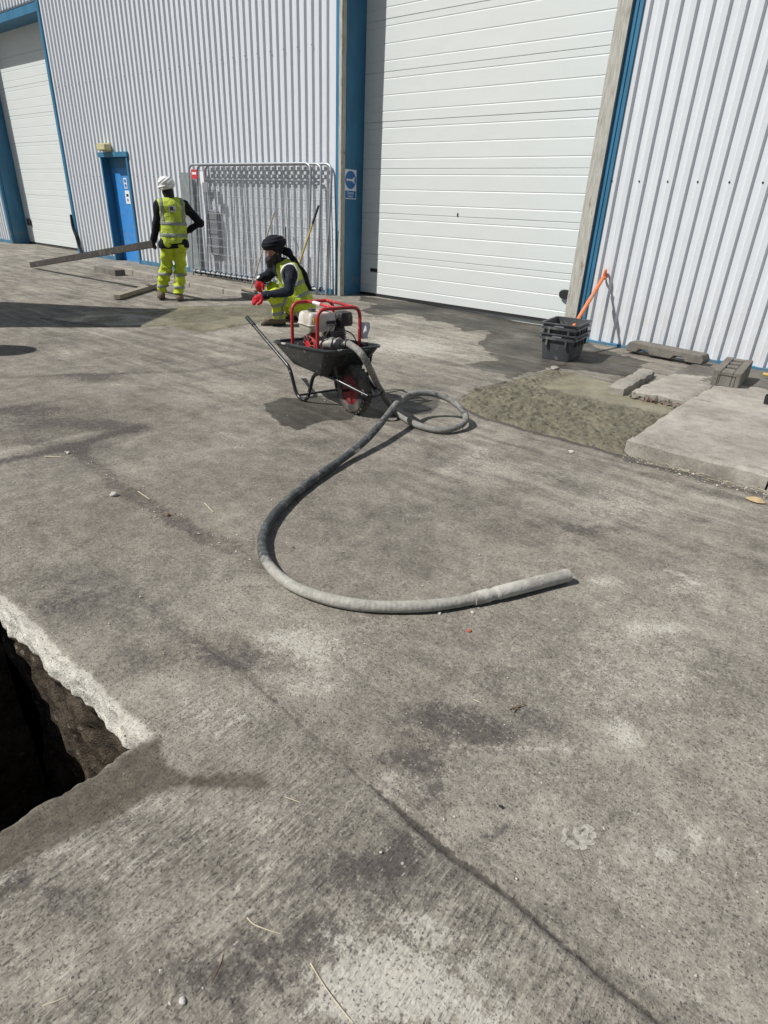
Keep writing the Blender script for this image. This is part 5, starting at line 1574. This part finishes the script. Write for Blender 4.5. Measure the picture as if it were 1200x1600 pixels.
# ------------------------------------------------------------------ small things on the ground
M['pebble'] = simple('pale stone', (.50, .48, .43), .85, var=.2, scale=30, bump=.003)
M['straw'] = simple('dry straw', (.56, .50, .36), .7, var=.2, scale=30)
M['twig'] = simple('brown twig', (.16, .105, .065), .85, var=.25, scale=30)
M['brick'] = simple('brick chip', (.42, .12, .07), .85, var=.2, scale=40)
M['leaf'] = simple('dry card', (.48, .36, .20), .8, var=.2, scale=30)
def stone(s, seed, flat_=.6):
    r2 = np.random.default_rng(seed)
    n1, n2 = 8, 6
    rings = []
    for i in range(1, n2):
        t = math.pi * i / n2
        rings.append([(s * math.sin(t) * math.cos(a) * (1 + .22 * r2.normal()), s * .72 * math.sin(t) * math.sin(a) * (1 + .22 * r2.normal()), s * flat_ * math.cos(t) * (1 + .1 * r2.normal())) for a in np.arange(n1) * 2 * math.pi / n1])
    return MB().loft(rings)
def pebble(px, py, s, label, mt='pebble', name='pebble', cat='stone', seed=1, rz=0, fl=.6):
    o = stone(s, seed, fl).build(name, M[mt], None, smooth=True, angle=60)
    p = G(px, py); o.location = p + np.array([0, 0, s * fl * .7]); o.rotation_euler = (0, 0, rz)
    return tag(o, label, cat)
pebble(178, 775, .026, 'whitish oblong pebble lying alone left of the hose curve', seed=3, rz=.6)
pebble(286, 1566, .009, 'tiny white stone near the bottom edge of the yard', seed=5)
pebble(107, 709, .016, 'cream pebble at the corner where two yard joints meet', seed=8)
pebble(687, 959, .009, 'small grey stone just below the hose, left of its twin near the poker', seed=9)
pebble(738, 958, .010, 'small pale stone just below the poker ferrule', seed=10)
pebble(733, 987, .012, 'red brick chip on the concrete below the poker', 'brick', 'brick_chip', 'brick chip', 12, .4, .5)
pebble(458, 856, .008, 'small dark stone inside the curve of the hose', 'twig', seed=13)
pebble(783, 1261, .0085, 'round black bottle cap sized disc on the concrete right of the joint', 'rubber', 'black_disc', 'disc', 14, 0, .25)
pebble(867, 577, .045, 'pale concrete lump at the edge of the wet patch below the crates', 'slab', 'concrete_lump', 'lump', 15, .3, .5)
pebble(893, 707, .018, 'small white crumb in front of the wet concrete patch', seed=16)
pebble(722, 672, .012, 'tiny white stone beside the loop of the hose', seed=17)
pebble(262, 806, .014, 'brown stone lying in the dark yard joint left of the hose', 'twig', seed=18)
def strand(pts, r, label, mt, name, cat):
    P = spline([G(x, y, r + h) for x, y, h in pts], 6)
    o = MB().tube(P, r * np.linspace(1, .6, len(P)), 5).build(name, M[mt], None, smooth=True)
    return tag(o, label, cat)
strand([(386, 1434, .003), (400, 1446, .004), (437, 1459, .001)], .0016, 'bent pale straw on the concrete near the bottom centre', 'straw', 'straw', 'straw')
strand([(485, 1505, .001), (512, 1548, .004), (552, 1599, .001)], .0016, 'longest pale straw stalk, running to the bottom edge', 'straw', 'straw', 'straw')
strand([(65, 1572, .001), (86, 1565, .003), (106, 1556, .001)], .0016, 'short pale straw in the bottom left corner', 'straw', 'straw', 'straw')
strand([(331, 1534, .001), (343, 1510, .002), (350, 1490, .001)], .0014, 'short dark twig near the bottom, left of the long straw', 'twig', 'twig', 'twig')
strand([(445, 1245, .001), (470, 1254, .001)], .0014, 'tiny pale straw right of the damp spoil', 'straw', 'straw', 'straw')
strand([(320, 786, .002), (333, 800, .003)], .003, 'short pale straw on the yard left of the hose', 'straw', 'straw', 'straw')
strand([(216, 768, .002), (234, 780, .003)], .003, 'pale straw lying across the dark yard joint', 'straw', 'straw', 'straw')
strand([(70, 713, .002), (96, 714, .003)], .004, 'pale straw beside the cream pebble', 'straw', 'straw', 'straw')
strand([(740, 1093, .001), (752, 1098, .002)], .0016, 'small pale splinter left of the twig cluster', 'straw', 'straw', 'straw')
tw_ = thing('twig_cluster', 'little cluster of crossed brown twigs on the concrete', 'twigs', G(806, 1107))
for pts in ([(796, 1108), (808, 1104), (820, 1100)], [(803, 1113), (808, 1106), (812, 1102)], [(800, 1106), (812, 1108)]):
    P = spline([G(x, y, .004 + .003 * i) for i, (x, y) in enumerate(pts)], 5)
    MB().tube(P, .0018, 5).build('twig', M['twig'], tw_, smooth=True)
p = G(1180, 784)
lf = MB()
us = np.linspace(-1, 1, 9)
lf.loft([[p + np.array([.055 * u, (.028 * (1 - abs(u) ** 2.2) + .002) * s_, .008 + .012 * (1 - u * u) * (s_ * .5 + .5) + k_]) for s_, k_ in ((-1, 0), (0, .004), (1, 0), (1, .002), (0, .006), (-1, .002))] for u in us])
tag(lf.build('card_scrap', M['leaf'], None, smooth=True), 'tan curled scrap of card on the yard in front of the pale kerb', 'scrap')
# scattered grit: nobody could count it
b = MB()
for i in range(1340):
    if i < 1000: x, y, s = rng.uniform(-3.6, .9), rng.uniform(.15, 5.0), abs(rng.normal(0, .0018)) + .0010
    elif i < 1250: x, y, s = rng.uniform(-1.2, .4), 4.24 - abs(rng.normal(0, .07)), abs(rng.normal(0, .0035)) + .0015
    else:
        q = j2[int(rng.integers(0, 4))]; q1 = j2[min(4, int(rng.integers(1, 5)))]; t = rng.random()
        x, y, s = q[0] + (q1[0] - q[0]) * t, q[1] + (q1[1] - q[1]) * t + rng.normal(0, .05), abs(rng.normal(0, .003)) + .0015
    if x < PX1 + .02 and y < PY1 + .02: continue
    z = float(gz(x, y)); v = (rng.normal(size=(6, 3)) * .22 + np.array([[1, 0, 0], [-1, 0, 0], [0, .8, 0], [0, -.8, 0], [0, 0, .7], [0, 0, -.7]])) * s
    b.add([(x + q[0], y + q[1], z + s * .4 + .002 + q[2]) for q in v], [(0, 2, 4), (2, 1, 4), (1, 3, 4), (3, 0, 4), (2, 0, 5), (1, 2, 5), (3, 1, 5), (0, 3, 5)])
tag(b.build('grit', M['pebble'], None), 'loose pale grit scattered over the concrete', None, None, 'stuff')
# dry grass litter along the kerb
b = MB()
for i in range(150):
    x, y = rng.uniform(-1.15, .6), 4.26 - abs(rng.normal(0, .05)); a = rng.uniform(0, math.pi); L = rng.uniform(.015, .06)
    z = .006 + rng.uniform(0, .006)
    b.bar((x, y, z), (x + L * math.cos(a), y + .5 * L * math.sin(a), z + rng.uniform(-.002, .006)), .002, .0015)
tag(b.build('dry_grass', M['straw'], None), 'dry grass litter along the foot of the kerb', None, None, 'stuff')

# dried cement boot prints: thin splashes of cement with a shape of their own
M['cement'] = simple('dried cement smear', (.36, .34, .295), .95, var=.3, scale=90)
def blot(b, px, py, ru, rv, seed, n=18, rag=.18):
    c = G(px, py); r2 = np.random.default_rng(seed)
    ph = r2.uniform(0, 6.28, 4)
    pts = []
    for a in np.arange(n) * 2 * math.pi / n:
        k = 1 + rag * (math.sin(2 * a + ph[0]) * .5 + math.sin(3 * a + ph[1]) * .4 + math.sin(5 * a + ph[2]) * .35 + math.sin(8 * a + ph[3]) * .25)
        q = G(px + ru * k * math.cos(a), py + rv * k * math.sin(a)); pts.append((q[0], q[1], gzs(q[0], q[1]) + .0012))
    b.add(pts, [tuple(range(n))[::-1]])
b = MB()
lug = [(883, 1299, 6, 5), (881, 1311, 5, 6), (890, 1318, 6, 6), (900, 1302, 5, 8), (905, 1310, 8, 6), (914, 1305, 6, 6), (921, 1297, 7, 6), (927, 1306, 6, 6), (924, 1317, 6, 5), (911, 1322, 8, 6), (899, 1324, 6, 5), (905, 1295, 6, 3), (916, 1292, 6, 4), (913, 1315, 7, 4)]
for i, q in enumerate(lug): blot(b, *q, i, 10, .3)
b.build('cement_print', M['cement'], None)
tag(bpy.data.objects[b and 'cement_print'], 'pale cement print of a lugged boot heel on the concrete', None, None, 'structure')

# ------------------------------------------------------------------ unseen shapes added to throw the two ground shadows on the left
M['trailer'] = simple('white trailer panel', (.66, .67, .68), .5, var=.05, dirt=(.4, .38, .33), dirt_amt=.1)
TM = Matrix.Translation((-10.12, 3.12, 0)) @ Matrix.Rotation(math.atan2(-.797, .604), 4, 'Z')      # x along its tail, -y towards its front
tl = frame('box_trailer', 'tall narrow white box trailer parked left of the yard', 'trailer', TM)
MB().box(0, 1.506, -2.6, 0, .55, 3.2).build('body', M['trailer'], tl, bevel=.02)
for x in (.03, .76): MB().box(x, x + .715, .004, .03, .62, 3.1).build('door', M['trailer'], tl, bevel=.006)
for x in (.62, .88): MB().tube([(x, .05, .6), (x, .05, 3.12)], .014, 8).build('lock_bar', M['galv'], tl, smooth=True)
MB().box(.03, 1.476, -2.6, -.02, .42, .548).build('chassis', M['darksteel'], tl)
MB().bar((.753, -2.6, .47), (.753, -3.8, .47), .08, .10).build('drawbar', M['darksteel'], tl)
for x in (.11, 1.39):
    for y in (-1.05, -1.65):
        w_ = MB().lathe([(.12, -.085), (.27, -.09), (.30, -.06), (.30, .06), (.27, .09), (.12, .085)], (x, y, .30), (1, 0, 0), 24).build('wheel', M['tyre'], tl, smooth=True)
        MB().lathe([(.0, -.092), (.13, -.088), (.13, .088), (0, .092)], (x, y, .30), (1, 0, 0), 20).build('rim', M['galv'], w_, smooth=True, angle=30)
M['tankgrey'] = simple('grey plastic tank', (.25, .27, .28), .5, var=.08)
tk = frame('water_tank', 'upright grey plastic water tank with a domed top, left of the yard', 'tank', Matrix.Translation((-8.06, 1.20, 0)))
MB().lathe([(.0, 0), (.27, 0), (.29, .04), (.29, .55), (.275, .58), (.275, .62), (.29, .65), (.29, 1.20), (.275, 1.23), (.275, 1.27), (.29, 1.30), (.29, 1.62), (.25, 1.76), (.16, 1.85), (0, 1.87)], (0, 0, 0), (0, 0, 1), 32).build('shell', M['tankgrey'], tk, smooth=True, angle=40)
MB().lathe([(.11, 1.845), (.12, 1.85), (.12, 1.90), (.0, 1.905)], (0, 0, 0), (0, 0, 1), 24).build('lid', M['blackplastic'], tk, smooth=True, angle=40)
MB().tube([(.28, 0, .12), (.36, 0, .12), (.38, 0, .08)], .02, 8).build('tap', M['darksteel'], tk, smooth=True)
